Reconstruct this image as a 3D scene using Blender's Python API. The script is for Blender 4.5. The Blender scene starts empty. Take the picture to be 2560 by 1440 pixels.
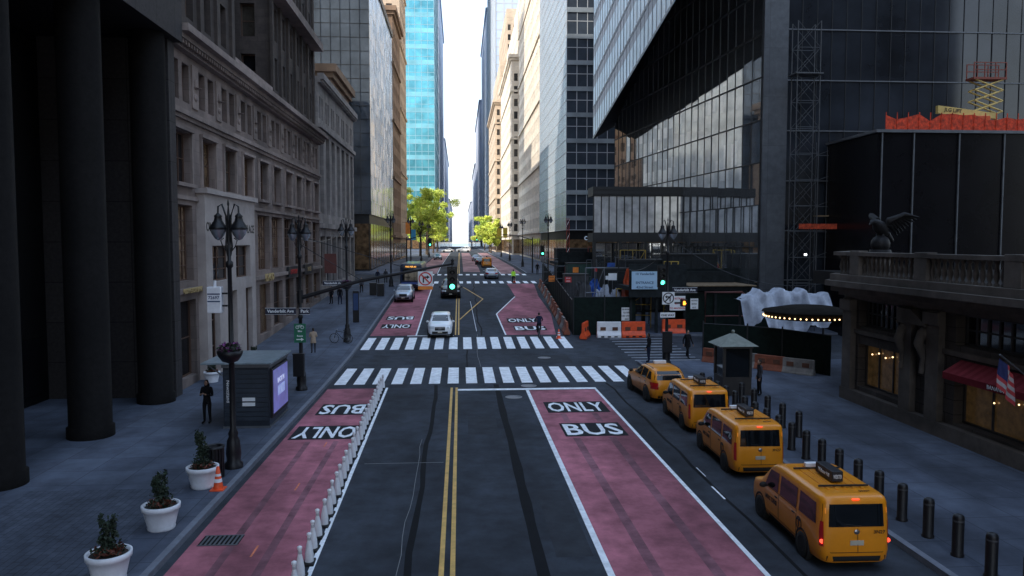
import bpy, math, random, bmesh
from mathutils import Vector, Matrix
R=random.Random(7)
SC=bpy.context.scene
COL=SC.collection
rad=math.radians
# ------------------------------------------------------------------ materials
MC={}
def M(name,col,rough=.7,metal=0,var=.2,scale=2.0,bump=0,emit=0,coat=0,spec=.5,brick=None,mort=.6,msize=.012,bumps=None,trans=0,stain=0):
    if name in MC: return MC[name]
    m=bpy.data.materials.new(name); m.use_nodes=True
    nt=m.node_tree; N=nt.nodes; L=nt.links
    p=N['Principled BSDF']
    p.inputs['Roughness'].default_value=rough; p.inputs['Metallic'].default_value=metal
    p.inputs['Specular IOR Level'].default_value=spec
    if coat: p.inputs['Coat Weight'].default_value=coat; p.inputs['Coat Roughness'].default_value=.05
    c=(col[0],col[1],col[2],1)
    tc=N.new('ShaderNodeTexCoord')
    no=N.new('ShaderNodeTexNoise'); no.inputs['Scale'].default_value=scale; no.inputs['Detail'].default_value=7; no.inputs['Roughness'].default_value=.65
    L.new(tc.outputs['Object'],no.inputs['Vector'])
    mr=N.new('ShaderNodeMapRange'); mr.inputs['From Min'].default_value=.3; mr.inputs['From Max'].default_value=.7
    mr.inputs['To Min'].default_value=1-var; mr.inputs['To Max'].default_value=1+var
    L.new(no.outputs['Fac'],mr.inputs['Value'])
    mul=N.new('ShaderNodeVectorMath'); mul.operation='SCALE'
    rgb=N.new('ShaderNodeRGB'); rgb.outputs[0].default_value=c
    L.new(mr.outputs[0],mul.inputs['Scale'])
    src=rgb.outputs[0]
    if brick:
        sp=N.new('ShaderNodeSeparateXYZ'); L.new(tc.outputs['Object'],sp.inputs[0])
        cb=N.new('ShaderNodeCombineXYZ')
        if brick[2]=='wall':
            ad=N.new('ShaderNodeMath'); ad.operation='ADD'; L.new(sp.outputs[0],ad.inputs[0]); L.new(sp.outputs[1],ad.inputs[1])
            L.new(ad.outputs[0],cb.inputs[0]); L.new(sp.outputs[2],cb.inputs[1])
        elif brick[2]=='rows': L.new(sp.outputs[2],cb.inputs[1])
        else:
            L.new(sp.outputs[1],cb.inputs[0]); L.new(sp.outputs[0],cb.inputs[1])
        bt=N.new('ShaderNodeTexBrick'); L.new(cb.outputs[0],bt.inputs['Vector'])
        bt.inputs['Scale'].default_value=1; bt.inputs['Brick Width'].default_value=brick[0]; bt.inputs['Row Height'].default_value=brick[1]
        bt.inputs['Mortar Size'].default_value=msize; bt.offset=brick[3] if len(brick)>3 else .5
        bt.inputs['Color1'].default_value=c; bt.inputs['Color2'].default_value=(c[0]*.82,c[1]*.82,c[2]*.84,1)
        bt.inputs['Mortar'].default_value=(c[0]*(1-mort),c[1]*(1-mort),c[2]*(1-mort),1)
        src=bt.outputs['Color']
    L.new(src,mul.inputs[0])
    out=mul.outputs[0]
    if stain:
        n2=N.new('ShaderNodeTexNoise'); n2.inputs['Scale'].default_value=.35; n2.inputs['Detail'].default_value=5
        mp=N.new('ShaderNodeMapping'); L.new(tc.outputs['Object'],mp.inputs[0]); mp.inputs['Scale'].default_value=(1,1,.35) if brick and brick[2]=='wall' else (1,.35,1)
        L.new(mp.outputs[0],n2.inputs['Vector'])
        m2=N.new('ShaderNodeMapRange'); m2.inputs['From Min'].default_value=.35; m2.inputs['From Max'].default_value=.65
        m2.inputs['To Min'].default_value=1-stain; m2.inputs['To Max'].default_value=1+stain*.5
        L.new(n2.outputs['Fac'],m2.inputs['Value'])
        s2=N.new('ShaderNodeVectorMath'); s2.operation='SCALE'; L.new(out,s2.inputs[0]); L.new(m2.outputs[0],s2.inputs['Scale']); out=s2.outputs[0]
    L.new(out,p.inputs['Base Color'])
    if bump:
        bn=N.new('ShaderNodeBump'); bn.inputs['Strength'].default_value=bump; bn.inputs['Distance'].default_value=.02
        n3=N.new('ShaderNodeTexNoise'); n3.inputs['Scale'].default_value=bumps or scale*12; n3.inputs['Detail'].default_value=4
        L.new(tc.outputs['Object'],n3.inputs['Vector']); L.new(n3.outputs['Fac'],bn.inputs['Height']); L.new(bn.outputs[0],p.inputs['Normal'])
    if emit:
        p.inputs['Emission Color'].default_value=c; p.inputs['Emission Strength'].default_value=emit
    MC[name]=m; return m
asphalt=M('asphalt',(.038,.045,.058),.9,var=.4,scale=1.1,bump=.5,bumps=60,stain=.45,spec=.3)
tar=M('tar_seal',(.007,.008,.010),.9,var=.2,spec=.2)
busred=M('bus_lane_paint',(.40,.135,.17),.85,var=.38,scale=1.3,bump=.3,bumps=60,stain=.5,spec=.3)
busfar=M('faded_bus_lane_paint',(.36,.20,.205),.85,var=.3,scale=1.3,stain=.4,spec=.3)
white=M('road_paint_white',(.85,.87,.90),.7,var=.25,scale=3)
patchblk=M('black_patch_paint',(.018,.02,.023),.9,spec=.2)
yellowp=M('road_paint_yellow',(.66,.40,.11),.7,var=.25,scale=3)
slab=M('pavement_concrete',(.084,.100,.136),.85,var=.28,scale=1.1,bump=.2,brick=(1.5,1.5,'floor',0),mort=.5,msize=.015,stain=.45,spec=.3)
pavers=M('brick_pavers',(.070,.083,.112),.85,var=.35,scale=2.5,bump=.2,brick=(.4,.2,'floor'),mort=.5,msize=.012,stain=.4,spec=.3)
kerbm=M('kerb_granite',(.15,.165,.20),.8,var=.2,scale=4)
groundm=M('ground_concrete',(.10,.10,.11),.9)
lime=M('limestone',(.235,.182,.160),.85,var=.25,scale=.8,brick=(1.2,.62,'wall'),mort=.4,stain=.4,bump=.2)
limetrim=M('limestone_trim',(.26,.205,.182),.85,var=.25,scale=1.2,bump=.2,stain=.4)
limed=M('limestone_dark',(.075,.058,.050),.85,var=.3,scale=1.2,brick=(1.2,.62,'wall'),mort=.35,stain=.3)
cstone=M('pale_stone',(.28,.25,.235),.85,var=.25,scale=.9,brick=(1.0,.5,'wall'),mort=.3,stain=.3)
granite=M('dark_granite',(.026,.023,.024),.7,var=.25,scale=8,brick=(2.2,1.9,'wall',0),mort=.7,msize=.02,spec=.2)
granitec=M('dark_granite_column',(.042,.037,.036),.85,var=.35,scale=6,brick=(20,1.9,'rows',0),mort=.8,msize=.03,spec=.15,stain=.35)
blackst=M('black_stone',(.006,.006,.007),.6,var=.3,scale=2,brick=(1.8,2.4,'wall',0),mort=.6,spec=.2)
gctstone=M('terminal_stone',(.064,.055,.050),.85,var=.35,scale=1.2,brick=(1.6,.55,'wall'),mort=.6,msize=.02,bump=.3,stain=.4,spec=.3)
gcttrim=M('terminal_trim',(.105,.090,.080),.85,var=.3,scale=1.2,bump=.3,stain=.4,spec=.3)
tan=M('tan_brick',(.58,.46,.34),.9,var=.12,scale=.3,brick=(1.,.4,'wall'),mort=.2,stain=.15)
tan2=M('cream_stone',(.80,.71,.58),.9,var=.12,scale=.3,brick=(1.,.4,'wall'),mort=.15,stain=.12)
brown=M('brown_brick',(.26,.17,.11),.9,var=.15,scale=.3,brick=(1.,.4,'wall'),mort=.2,stain=.2)
bluegrey=M('haze_tinted_cladding',(.42,.50,.62),.6,var=.1,scale=.2)  # bluish cladding with distance haze mixed into its pale colour
greyclad=M('grey_cladding',(.42,.44,.47),.6,var=.1,scale=.3)
wframe=M('bronze_window_frame',(.10,.055,.036),.5,var=.2)
dframe=M('dark_window_frame',(.03,.03,.033),.5)
glassA=M('window_glass',(.008,.009,.012),.06,var=.3,spec=.6)
glassB=M('window_glass_blind',(.06,.052,.043),.15,var=.4,scale=1.5,spec=.6)
glassW=M('window_glass_warm',(.14,.085,.045),.1,var=.8,scale=1.2,spec=.6)  # warm light in the panes is mixed into the glass colour
cw_teal=M('teal_glass',(.10,.37,.46),.12,metal=.5,var=.45,scale=.12)
cw_blue=M('blue_grey_glass',(.52,.60,.67),.12,metal=.55,var=.35,scale=.18)
cw_dark=M('dark_glass',(.14,.18,.24),.06,metal=.7,var=.3,scale=.3)
cw_ov=M('lobby_glass',(.82,.86,.90),.03,metal=.95,var=.15,scale=.3)
cw_black=M('black_glass',(.006,.006,.008),.25,metal=0,var=.3,scale=.4,spec=.2)
cw_side=M('dark_side_glass',(.020,.024,.031),.08,metal=.05,var=.8,scale=.12,spec=.6)
cw_light=M('pale_slatted_glass',(.50,.64,.74),.3,metal=.3,var=.2,scale=.5)
cw_panel=M('pale_panel_glass',(.30,.33,.38),.2,metal=.45,var=.25,scale=.12)
mull=M('mullion_metal',(.22,.23,.25),.45,metal=.7,var=.1)
mulld=M('dark_mullion_metal',(.030,.032,.035),.5,metal=.4,var=.1)
mullb=M('blue_mullion_metal',(.22,.25,.28),.4,metal=.4,var=.1)
steel=M('galvanised_steel',(.35,.36,.38),.45,metal=.8,var=.2)
dsteel=M('dull_steel',(.13,.14,.155),.5,metal=.5,var=.2)
blackm=M('black_painted_metal',(.009,.009,.011),.45,var=.3,scale=5,spec=.4)
rubber=M('rubber',(.012,.012,.012),.8)
taxi_y=M('taxi_yellow_paint',(.78,.27,.008),.35,var=.08,scale=1.5,coat=.3)
whitepaint=M('white_car_paint',(.72,.73,.75),.3,var=.05,coat=.6)
silver=M('silver_car_paint',(.30,.35,.42),.3,metal=.4,var=.05,coat=.6)
blackpaint=M('black_car_paint',(.012,.013,.015),.25,var=.1,coat=.4)
carglass=M('car_glass',(.006,.008,.010),.05,var=.3,spec=.6)
carwhite=M('number_plate',(.5,.45,.35),.5)
redl=M('tail_light_red',(.4,.010,.010),.2,var=.1)
redlit=M('tail_light_lit',(1,.06,.03),.2,var=0,emit=3)
headl=M('head_light',(.75,.8,.85),.1,metal=.3,var=.1)
amber=M('amber_glow',(1,.45,.08),.4,var=0,emit=2)
amberr=M('amber_reflector',(.8,.28,.03),.3,var=0,emit=.4)
greenlit=M('green_signal_glow',(.08,1,.55),.4,var=0,emit=5)
redsig=M('red_signal_glow',(1,.06,.03),.4,var=0,emit=3)
bulb=M('warm_bulb_glow',(1,.66,.32),.4,var=0,emit=3.5)
cool=M('cool_lamp_glow',(.9,.95,1),.4,var=0,emit=6)
chrome=M('rim_metal',(.4,.4,.42),.3,metal=.9,var=.1)
orange=M('orange_plastic',(.80,.09,.02),.5,var=.25,scale=3)
whitepl=M('white_plastic',(.80,.80,.82),.5,var=.12,scale=3)
potw=M('white_planter',(.74,.75,.79),.45,var=.12,scale=4)
soil=M('soil',(.03,.02,.015),.95)
leafd=M('leaf_dark',(.016,.030,.015),.7,var=.5,scale=9)
leafr=M('leaf_rust',(.12,.03,.015),.7,var=.5,scale=9)
leafp=M('flower_purple',(.2,.04,.18),.7,var=.5,scale=9)
leaf1=M('leaf_spring_light',(.62,.68,.11),.6,var=.3,scale=.6)
leaf2=M('leaf_spring',(.42,.54,.08),.6,var=.3,scale=.6)
leaf3=M('leaf_spring_dark',(.17,.27,.045),.6,var=.3,scale=.6)
bark=M('bark',(.07,.05,.035),.9,var=.3,scale=8)
greenf=M('green_mesh_fence',(.006,.013,.011),.85,var=.5,scale=3,spec=.2)
signw=M('sign_white',(.8,.82,.84),.5,var=.05)
signk=M('sign_black',(.012,.012,.016),.5)
signb=M('sign_pale_blue',(.40,.58,.74),.5,var=.05)
signg=M('sign_green',(.01,.15,.08),.5)
signo=M('sign_orange',(.85,.25,.03),.5)
signred=M('sign_red',(.6,.03,.03),.5)
navy=M('sign_navy',(.02,.05,.14),.5)
brass=M('brass_letters',(.6,.45,.22),.4,metal=.4)
stlet=M('letters_dark',(.03,.025,.02),.6)
screenm=M('screen_glow',(.15,.15,.42),.3,var=.6,scale=.9,emit=.45)
tarpw=M('white_tarp',(.36,.39,.46),.7,var=.4,scale=1.2,bump=.9,bumps=2.5)
tarpb=M('blue_tarp',(.02,.08,.32),.6,var=.4,bump=.6,bumps=3)
tarpo=M('orange_tarp',(.5,.075,.018),.6,var=.3,bump=.6,bumps=3)
awn=M('red_awning_fabric',(.15,.010,.018),.85,var=.2,scale=3,spec=.2)
liftor=M('lift_orange',(.6,.09,.02),.5,var=.2)
lifty=M('lift_yellow',(.6,.44,.14),.5,var=.2)
ply=M('plywood',(.20,.14,.08),.8,var=.3)
skin=M('skin',(.35,.2,.14),.6,var=.05)
hairm=M('hair_dark',(.02,.014,.01),.8)
clk=M('cloth_black',(.008,.008,.010),.9,spec=.2)
clt=M('cloth_tan',(.38,.28,.2),.85)
cln=M('cloth_navy',(.012,.018,.04),.85,spec=.2)
clg=M('cloth_grey',(.05,.05,.06),.85,spec=.2)
clv=M('cloth_hi_vis',(.4,.85,.05),.7,emit=.15)
bronze=M('dark_bronze',(.014,.014,.016),.6,metal=.2,var=.4,scale=5,spec=.3)
flagb=M('flag_navy',(.02,.03,.12),.8); flagr=M('flag_stripes',(.45,.05,.06),.8)
haze_far=M('haze_tinted_far_cladding',(.34,.37,.44),.8,var=.2,scale=.1)  # grey far buildings; haze is put into this pale colour
# ------------------------------------------------------------------ builders
class B:
    def __init__(s): s.v=[];s.f=[];s.m=[];s.s=[];s.M=Matrix()
    def add(s,vs,fs,mi=0,sm=False):
        n=len(s.v); s.v+=[tuple(s.M@Vector(p)) for p in vs]
        for f in fs: s.f.append([i+n for i in f]); s.m.append(mi); s.s.append(sm)
    def box(s,x0,x1,y0,y1,z0,z1,mi=0):
        s.add([(x0,y0,z0),(x1,y0,z0),(x1,y1,z0),(x0,y1,z0),(x0,y0,z1),(x1,y0,z1),(x1,y1,z1),(x0,y1,z1)],
              [(0,3,2,1),(4,5,6,7),(0,1,5,4),(1,2,6,5),(2,3,7,6),(3,0,4,7)],mi)
    def quad(s,a,b,c,d,mi=0): s.add([a,b,c,d],[(0,1,2,3)],mi)
    def lathe(s,prof,n=16,mi=0,c=(0,0,0),sm=True,cap=True):
        vs=[];fs=[]
        for r,z in prof:
            for i in range(n):
                a=2*math.pi*i/n; vs.append((c[0]+r*math.cos(a),c[1]+r*math.sin(a),c[2]+z))
        for j in range(len(prof)-1):
            for i in range(n):
                fs.append((j*n+i,j*n+(i+1)%n,(j+1)*n+(i+1)%n,(j+1)*n+i))
        s.add(vs,fs,mi,sm)
        if cap:
            k=(len(prof)-1)*n
            s.add(vs[:n],[tuple(range(n-1,-1,-1))],mi); s.add(vs[k:],[tuple(range(n))],mi)
    def ring(s,r1,r0,h,n=24,mi=0): s.lathe([(r1,0),(r1,h),(r0,h),(r0,0),(r1,0)],n,mi,sm=False,cap=False)
    def cyl(s,x,y,z0,z1,r0,r1=None,n=12,mi=0): s.lathe([(r0,z0),(r0 if r1 is None else r1,z1)],n,mi,(x,y,0))
    def tube(s,pts,rs,n=8,mi=0):
        if not hasattr(rs,'__len__'): rs=[rs]*len(pts)
        pts=[Vector(p) for p in pts]; vs=[];fs=[]
        for k,p in enumerate(pts):
            d=(pts[min(k+1,len(pts)-1)]-pts[max(k-1,0)]).normalized()
            up=Vector((0,0,1)) if abs(d.z)<.9 else Vector((1,0,0))
            a=d.cross(up).normalized(); b=d.cross(a).normalized()
            for i in range(n):
                t=2*math.pi*i/n; vs.append(tuple(p+(a*math.cos(t)+b*math.sin(t))*rs[k]))
        for k in range(len(pts)-1):
            for i in range(n): fs.append((k*n+i,k*n+(i+1)%n,(k+1)*n+(i+1)%n,(k+1)*n+i))
        s.add(vs,fs,mi,n>5); m=(len(pts)-1)*n
        s.add(vs[:n],[tuple(range(n-1,-1,-1))],mi); s.add(vs[m:],[tuple(range(n))],mi)
    def ball(s,c,r,n=12,mi=0,k=8):
        if not hasattr(r,'__len__'): r=(r,r,r)
        vs=[];fs=[]
        for j in range(k+1):
            t=math.pi*j/k
            for i in range(n):
                a=2*math.pi*i/n; vs.append((c[0]+r[0]*max(.001,math.sin(t))*math.cos(a),c[1]+r[1]*max(.001,math.sin(t))*math.sin(a),c[2]-r[2]*math.cos(t)))
        for j in range(k):
            for i in range(n): fs.append((j*n+i,j*n+(i+1)%n,(j+1)*n+(i+1)%n,(j+1)*n+i))
        s.add(vs,fs,mi,True)
    def leaves(s,c,r,cnt,size,mis=(0,),flat=0):
        for _ in range(cnt):
            while 1:
                p=Vector((R.uniform(-1,1),R.uniform(-1,1),R.uniform(-1,1)))
                if p.length<1: break
            p=p*(.55+.45*R.random())
            q=Vector((c[0]+p.x*r[0],c[1]+p.y*r[1],c[2]+p.z*r[2]))
            a=Vector((R.gauss(0,1),R.gauss(0,1),R.gauss(0,1))).normalized(); b=a.cross(Vector((R.gauss(0,1),R.gauss(0,1),R.gauss(0,1)))).normalized()
            k=size*R.uniform(.6,1.3)
            s.add([tuple(q-a*k),tuple(q+b*k*.5),tuple(q+a*k),tuple(q-b*k*.5)],[(0,1,2,3)],R.choice(mis))
    def mesh(s,name,mats,fix=True):
        me=bpy.data.meshes.new(name); me.from_pydata(s.v,[],s.f)
        for m in mats: me.materials.append(m)
        me.polygons.foreach_set('material_index',s.m); me.polygons.foreach_set('use_smooth',s.s)
        me.update(); return me
    def make(s,name,mats,parent=None,loc=(0,0,0),rot=(0,0,0),world=False,label=None,kind=None,bevel=0,wn=False):
        if not isinstance(mats,(list,tuple)): mats=[mats]
        o=bpy.data.objects.new(name,s.mesh(name,mats)); COL.objects.link(o)
        o.location=loc; o.rotation_euler=rot
        if parent:
            o.parent=parent
            if world: o.location=Vector(loc)-parent.location
        if label: o['label']=label
        if kind: o['kind']=kind
        if bevel:
            md=o.modifiers.new('bevel','BEVEL'); md.width=bevel; md.segments=2; md.limit_method='ANGLE'
        return o
def inst(name,me,parent,loc,rot=(0,0,0)):
    o=bpy.data.objects.new(name,me); COL.objects.link(o); o.parent=parent; o.location=loc; o.rotation_euler=rot; return o
def root(name,label,cat,loc=(0,0,0),rz=0,group=None,kind=None):
    o=bpy.data.objects.new(name,None); COL.objects.link(o); o.empty_display_size=.3
    o.location=loc; o.rotation_euler=(0,0,rz); o['label']=label; o['category']=cat
    if group: o['group']=group
    if kind: o['kind']=kind
    return o
def cptree(o,loc,rz=None,label=None,parent=None):
    n=o.copy(); COL.objects.link(n)
    if parent is not None: n.parent=parent
    else:
        n.location=loc
        if rz is not None: n.rotation_euler=(0,0,rz)
        if label: n['label']=label
    for c in o.children: cptree(c,None,parent=n)
    return n
def textmesh(s,size,mat,ext=.004,sx=1,sy=1,off=0):
    cu=bpy.data.curves.new('t','FONT'); cu.body=s; cu.size=size; cu.extrude=ext; cu.align_x='CENTER'; cu.align_y='CENTER'; cu.resolution_u=2; cu.offset=off
    o=bpy.data.objects.new('t',cu); COL.objects.link(o)
    bpy.context.view_layer.update()
    me=bpy.data.meshes.new_from_object(o.evaluated_get(bpy.context.evaluated_depsgraph_get()))
    bpy.data.objects.remove(o); me.materials.clear(); me.materials.append(mat)
    for v in me.vertices: v.co.x*=sx; v.co.y*=sy
    return me
def text(s,size,mat,parent,loc,rot=(rad(90),0,0),ext=.004,sx=1,sy=1,name='lettering',off=0):
    return inst(name,textmesh(s,size,mat,ext,sx,sy,off),parent,loc,rot)
# ------------------------------------------------------------------ terrain profile
PTS=[(-60,0),(40,0),(50,.15),(60,.6),(70,1.15),(80,1.65),(90,2.1),(105,2.55),(135,3.1),(200,3.5),(290,3.8),(600,3.8),(1500,-2),(5000,-6)]
KY=sorted(set(list(range(-60,300,5))+[300,350,400,500,600,800,1000,1500,2500,5000]))
def zr(y):
    for (a,za),(b,zb) in zip(PTS,PTS[1:]):
        if y<=b: return za+(zb-za)*max(0,(y-a))/(b-a)
    return -6
def ysplit(y0,y1): return [y0]+[k for k in KY if y0+.01<k<y1-.01]+[y1]
def strip(b,x0,x1,y0,y1,lay,mi=0,xe=None):
    ys=ysplit(y0,y1); xe=xe or (x0,x1)
    for a,c in zip(ys,ys[1:]):
        ta=(a-y0)/(y1-y0); tc=(c-y0)/(y1-y0)
        b.quad((x0+(xe[0]-x0)*ta,a,zr(a)+lay),(x1+(xe[1]-x1)*ta,a,zr(a)+lay),(x1+(xe[1]-x1)*tc,c,zr(c)+lay),(x0+(xe[0]-x0)*tc,c,zr(c)+lay),mi)
b=B(); strip(b,-3000,3000,-60,5000,-.03); o=b.make('ground',groundm,kind='structure')
o['label']='grey ground reaching to the horizon'; o['category']='ground'
b=B(); strip(b,-7,10.9,-60,46.5,0)
strip(b,-7,60,46.5,57,0); strip(b,-7,10.5,57,98,0); strip(b,-60,60,98,116,0); strip(b,-7,10,116,275,0); strip(b,-60,60,275,305,0); strip(b,-7,10,305,2500,0)
road=b.make('road',asphalt,kind='structure'); road['label']='dark asphalt avenue with bus lanes and worn markings'; road['category']='road'
def mark(name,mat,f,label=None):
    b=B(); f(b); return b.make(name,mat,road,label=label)
LA,LB_,LC,LD=.006,.012,.018,.024
RL='worn red painted bus lane'
mark('bus_lane',busred,lambda b:(strip(b,-6.75,-3.55,10,39.9,LA,xe=(-6.85,-4.0))),RL)
mark('bus_lane',busred,lambda b:(strip(b,3.5,6.9,10,38.9,LA)),RL)
mark('bus_lane',busred,lambda b:(strip(b,-6.8,-3.4,58.2,97,LA)),RL)
mark('bus_lane',busred,lambda b:(strip(b,3.5,7.3,58.2,69,LA,xe=(3.3,8.2)),strip(b,3.3,8.2,69,82,LA,xe=(5.9,8.4)),strip(b,5.9,8.4,82,97,LA,xe=(5.9,9.3))),RL)
mark('bus_lane',busfar,lambda b:strip(b,-6.8,-3.6,117,272,LA),RL)
mark('bus_lane',busfar,lambda b:strip(b,6.2,9.4,117,272,LA),RL)
mark('bus_lane',busfar,lambda b:strip(b,.5,3.2,122,272,LA),RL)
# tyre-worn strips over the lanes
worn=M('tyre_worn_paint',(.25,.105,.13),.85,var=.5,scale=1.2,stain=.5,spec=.3)
def wear(b):
    for x in (4.35,5.75):
        strip(b,x,x+.28,11,29.2,.0095); strip(b,x+.04,x+.3,31.8,33.4,.0095)
    for x in (-5.8,-4.75): strip(b,x,x+.22,11,29.3,.0095,xe=(x-.1,x+.1))
mark('tyre_wear',worn,wear)
def lines(b):
    strip(b,3.33,3.5,10,38.9,LC); strip(b,6.9,7.03,10,38.9,LC)
    strip(b,-3.42,-3.3,10,40,LC,xe=(-3.88,-3.76))
    strip(b,-.2,7.03,38.95,39.4,LC)
    strip(b,-3.4,-3.28,58.2,97,LC); strip(b,3.4,3.52,58.2,69,LC,xe=(3.2,3.32)); strip(b,3.2,3.32,69,82,LC,xe=(5.8,5.92))
    strip(b,-3.5,-3.4,117,270,LC); strip(b,6.1,6.2,117,270,LC)
    strip(b,-4.0,-.5,57.9,58.15,LC)
    strip(b,7.75,7.81,21.8,23,LC); strip(b,7.9,7.93,24,25,LC)
    strip(b,1.25,1.29,60,78,LC,xe=(1.0,1.04))
mark('lane_line',white,lines)
mark('utility_mark',M('orange_spray_mark',(.7,.2,.1),.8,var=.5,scale=8),lambda b:[strip(b,-5.1,-5.05,13.5+k*5,14.2+k*5,LB_) for k in range(4)])
def yl(b):
    for x in (-.52,-.26): strip(b,x,x+.12,8,39.8,LC)
    for x in (-.42,-.18): strip(b,x,x+.1,58.3,97,LC); strip(b,x,x+.1,117,272,LC)
    strip(b,-.1,.02,66,80,LC,xe=(2.3,2.42)); strip(b,2.3,2.42,80,92,LC,xe=(.3,.42))
mark('centre_line',yellowp,yl)
def cw(b):
    for k in range(17): x=-6.7+k*1.0; strip(b,x,x+.6,40.9,45.7,LC)
def cw2(b):
    for k in range(15): x=-6.8+k*1.0; strip(b,x,x+.6,52.4,57.2,LC)
def cw3(b):
    for k in range(9): y=47.4+k*1.05; strip(b,11.0,15.2,y,y+.22,LC)
def cw4(b):
    for k in range(16): x=-6.5+k*1.05; strip(b,x,x+.56,97.6,101,LC); strip(b,x,x+.56,113,116,LC)
for f in (cw,cw2,cw4): mark('crosswalk',white,f)
mark('crosswalk',M('worn_road_paint',(.30,.32,.36),.8,var=.4,scale=2),cw3)
def tars(b):
    def wig(x,y0,y1,w,am):
        y=y0; px=x; pw=w
        while y<y1:
            nx=x+R.uniform(-am,am); nw=w*R.uniform(.85,1.15); strip(b,px-pw/2,px+pw/2,y,y+1.7,.003,xe=(nx-nw/2,nx+nw/2)); px=nx; pw=nw; y+=1.7
    wig(1.9,10,40,.3,.02); wig(-1.25,10,40,.17,.06); wig(1.6,58,96,.12,.15); wig(7.9,10,39,.12,.08)
    wig(.4,45,53,.09,.1)
mark('tar_seam',tar,tars)
def cracks(b):
    px=-1.5
    for k in range(14):
        y=14+k*1.1; nx=-1.5+R.uniform(-.06,.06); strip(b,px,px+.018,y,y+1.1,.005,xe=(nx,nx+.018)); px=nx
    px=1.2
    for k in range(7):
        y=46+k*1.8; nx=1.2+R.uniform(-.1,.1); strip(b,px,px+.03,y,y+1.8,.005,xe=(nx,nx+.03)); px=nx
    strip(b,-3.3,-.6,26.2,26.24,.005)
mark('crack',M('filled_crack',(.2,.2,.2),.8),cracks)
def patchy(b):
    for x0,x1,y0,y1 in ((-3.1,-1.6,12,15.5),(.3,1.5,30,33),(2.3,3.2,18,23),(-2.9,-.8,46,51),(4,7,47,50),(-3,-1,62,70)): strip(b,x0,x1,y0,y1,.0045)
mark('asphalt_repair',M('asphalt_patch',(.030,.034,.042),.9,var=.35,scale=1.5,spec=.3),patchy)
def roadtext(s,x0,x1,y0,y1,flip):
    b=B(); strip(b,x0,x1,y0,y1,.0135); b.make('lettering_panel',patchblk,road)
    me=textmesh(s,1,white,0,off=.02); xs=[v.co.x for v in me.vertices]; ys=[v.co.y for v in me.vertices]
    w=(max(xs)-min(xs)); h=max(ys)-min(ys)
    for v in me.vertices:
        u=(v.co.x-min(xs))/w*.92+.04; t=(v.co.y-min(ys))/h*.84+.08
        if flip: u=1-u; t=1-t
        yy=y0+t*(y1-y0); v.co=(x0+u*(x1-x0),yy,zr(yy)+.019)
    inst('lettering',me,road,(0,0,0))
roadtext('ONLY',3.9,6.7,33.6,35.9,False); roadtext('BUS',4.1,6.6,29.4,31.6,False)
roadtext('BUS',-6.4,-4.3,33.8,36.1,True); roadtext('ONLY',-6.65,-4.1,29.6,31.8,True)
roadtext('ONLY',4.0,6.6,64.2,66.4,False); roadtext('BUS',4.3,6.9,60.2,62.3,False)
roadtext('BUS',-6.4,-4.0,66,68,True); roadtext('ONLY',-6.4,-4.0,61.6,63.7,True)
for (x,y) in ((2.6,37.2),(3.6,40.1),(5.4,49)):
    r=root('manhole_cover','round cast-iron manhole cover set in the asphalt','manhole cover',(x,y,zr(y)+.008),group='manhole covers')
    b=B(); b.lathe([(.42,0),(.42,.006),(.36,.006),(.36,.003),(.01,.003)],24); b.make('cover',M('worn_iron',(.22,.22,.23),.6,var=.3,scale=9),r)
r=root('storm_drain','cast-iron storm drain grate beside the kerb','drain',(-6.1,19.6,.01))
b=B()
for k in range(9): b.box(-.45+k*.11,-.40+k*.11,-.3,.3,0,.012)
b.box(-.5,.5,-.34,-.3,0,.014); b.box(-.5,.5,.3,.34,0,.014); b.make('grate',dsteel,r)
b=B(); b.box(-.5,.5,-.34,.34,0,.003); b.make('pit_shade_sheet',tar,r)  # flat dark sheet under the grate stands in for shade below
def pave(name,x0,x1,y0,y1,kx=None,pv=None,label='grey slab pavement with granite kerb'):
    b=B(); strip(b,x0,x1,y0,y1,.15)
    ys=ysplit(y0,y1)
    for x in (x0,x1):
        for a,c in zip(ys,ys[1:]): b.quad((x,a,zr(a)-.02),(x,c,zr(c)-.02),(x,c,zr(c)+.15),(x,a,zr(a)+.15),1)
    for y in (y0,y1): b.quad((x0,y,zr(y)-.02),(x1,y,zr(y)-.02),(x1,y,zr(y)+.15),(x0,y,zr(y)+.15),1)
    if kx is not None:
        s=1 if kx==x0 else -1
        strip(b,min(kx,kx+s*.18),max(kx,kx+s*.18),y0,y1,.156,1)
    if pv: strip(b,*pv,.156,2)
    o=b.make(name,[slab,kerbm,pavers],kind='structure'); o['label']=label; o['category']='pavement'
pave('pavement',-40,-7,-60,98,-7,(-12.9,-8.3,-60,23.5)); pave('pavement',10.9,40,-60,46.5,10.9)
pave('pavement',10.5,40,57,98,10.5); pave('pavement',-40,-7,116,275,-7); pave('pavement',10,40,116,275,10); pave('pavement',-40,-7,305,1200,-7); pave('pavement',10,40,305,1200,10)
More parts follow.
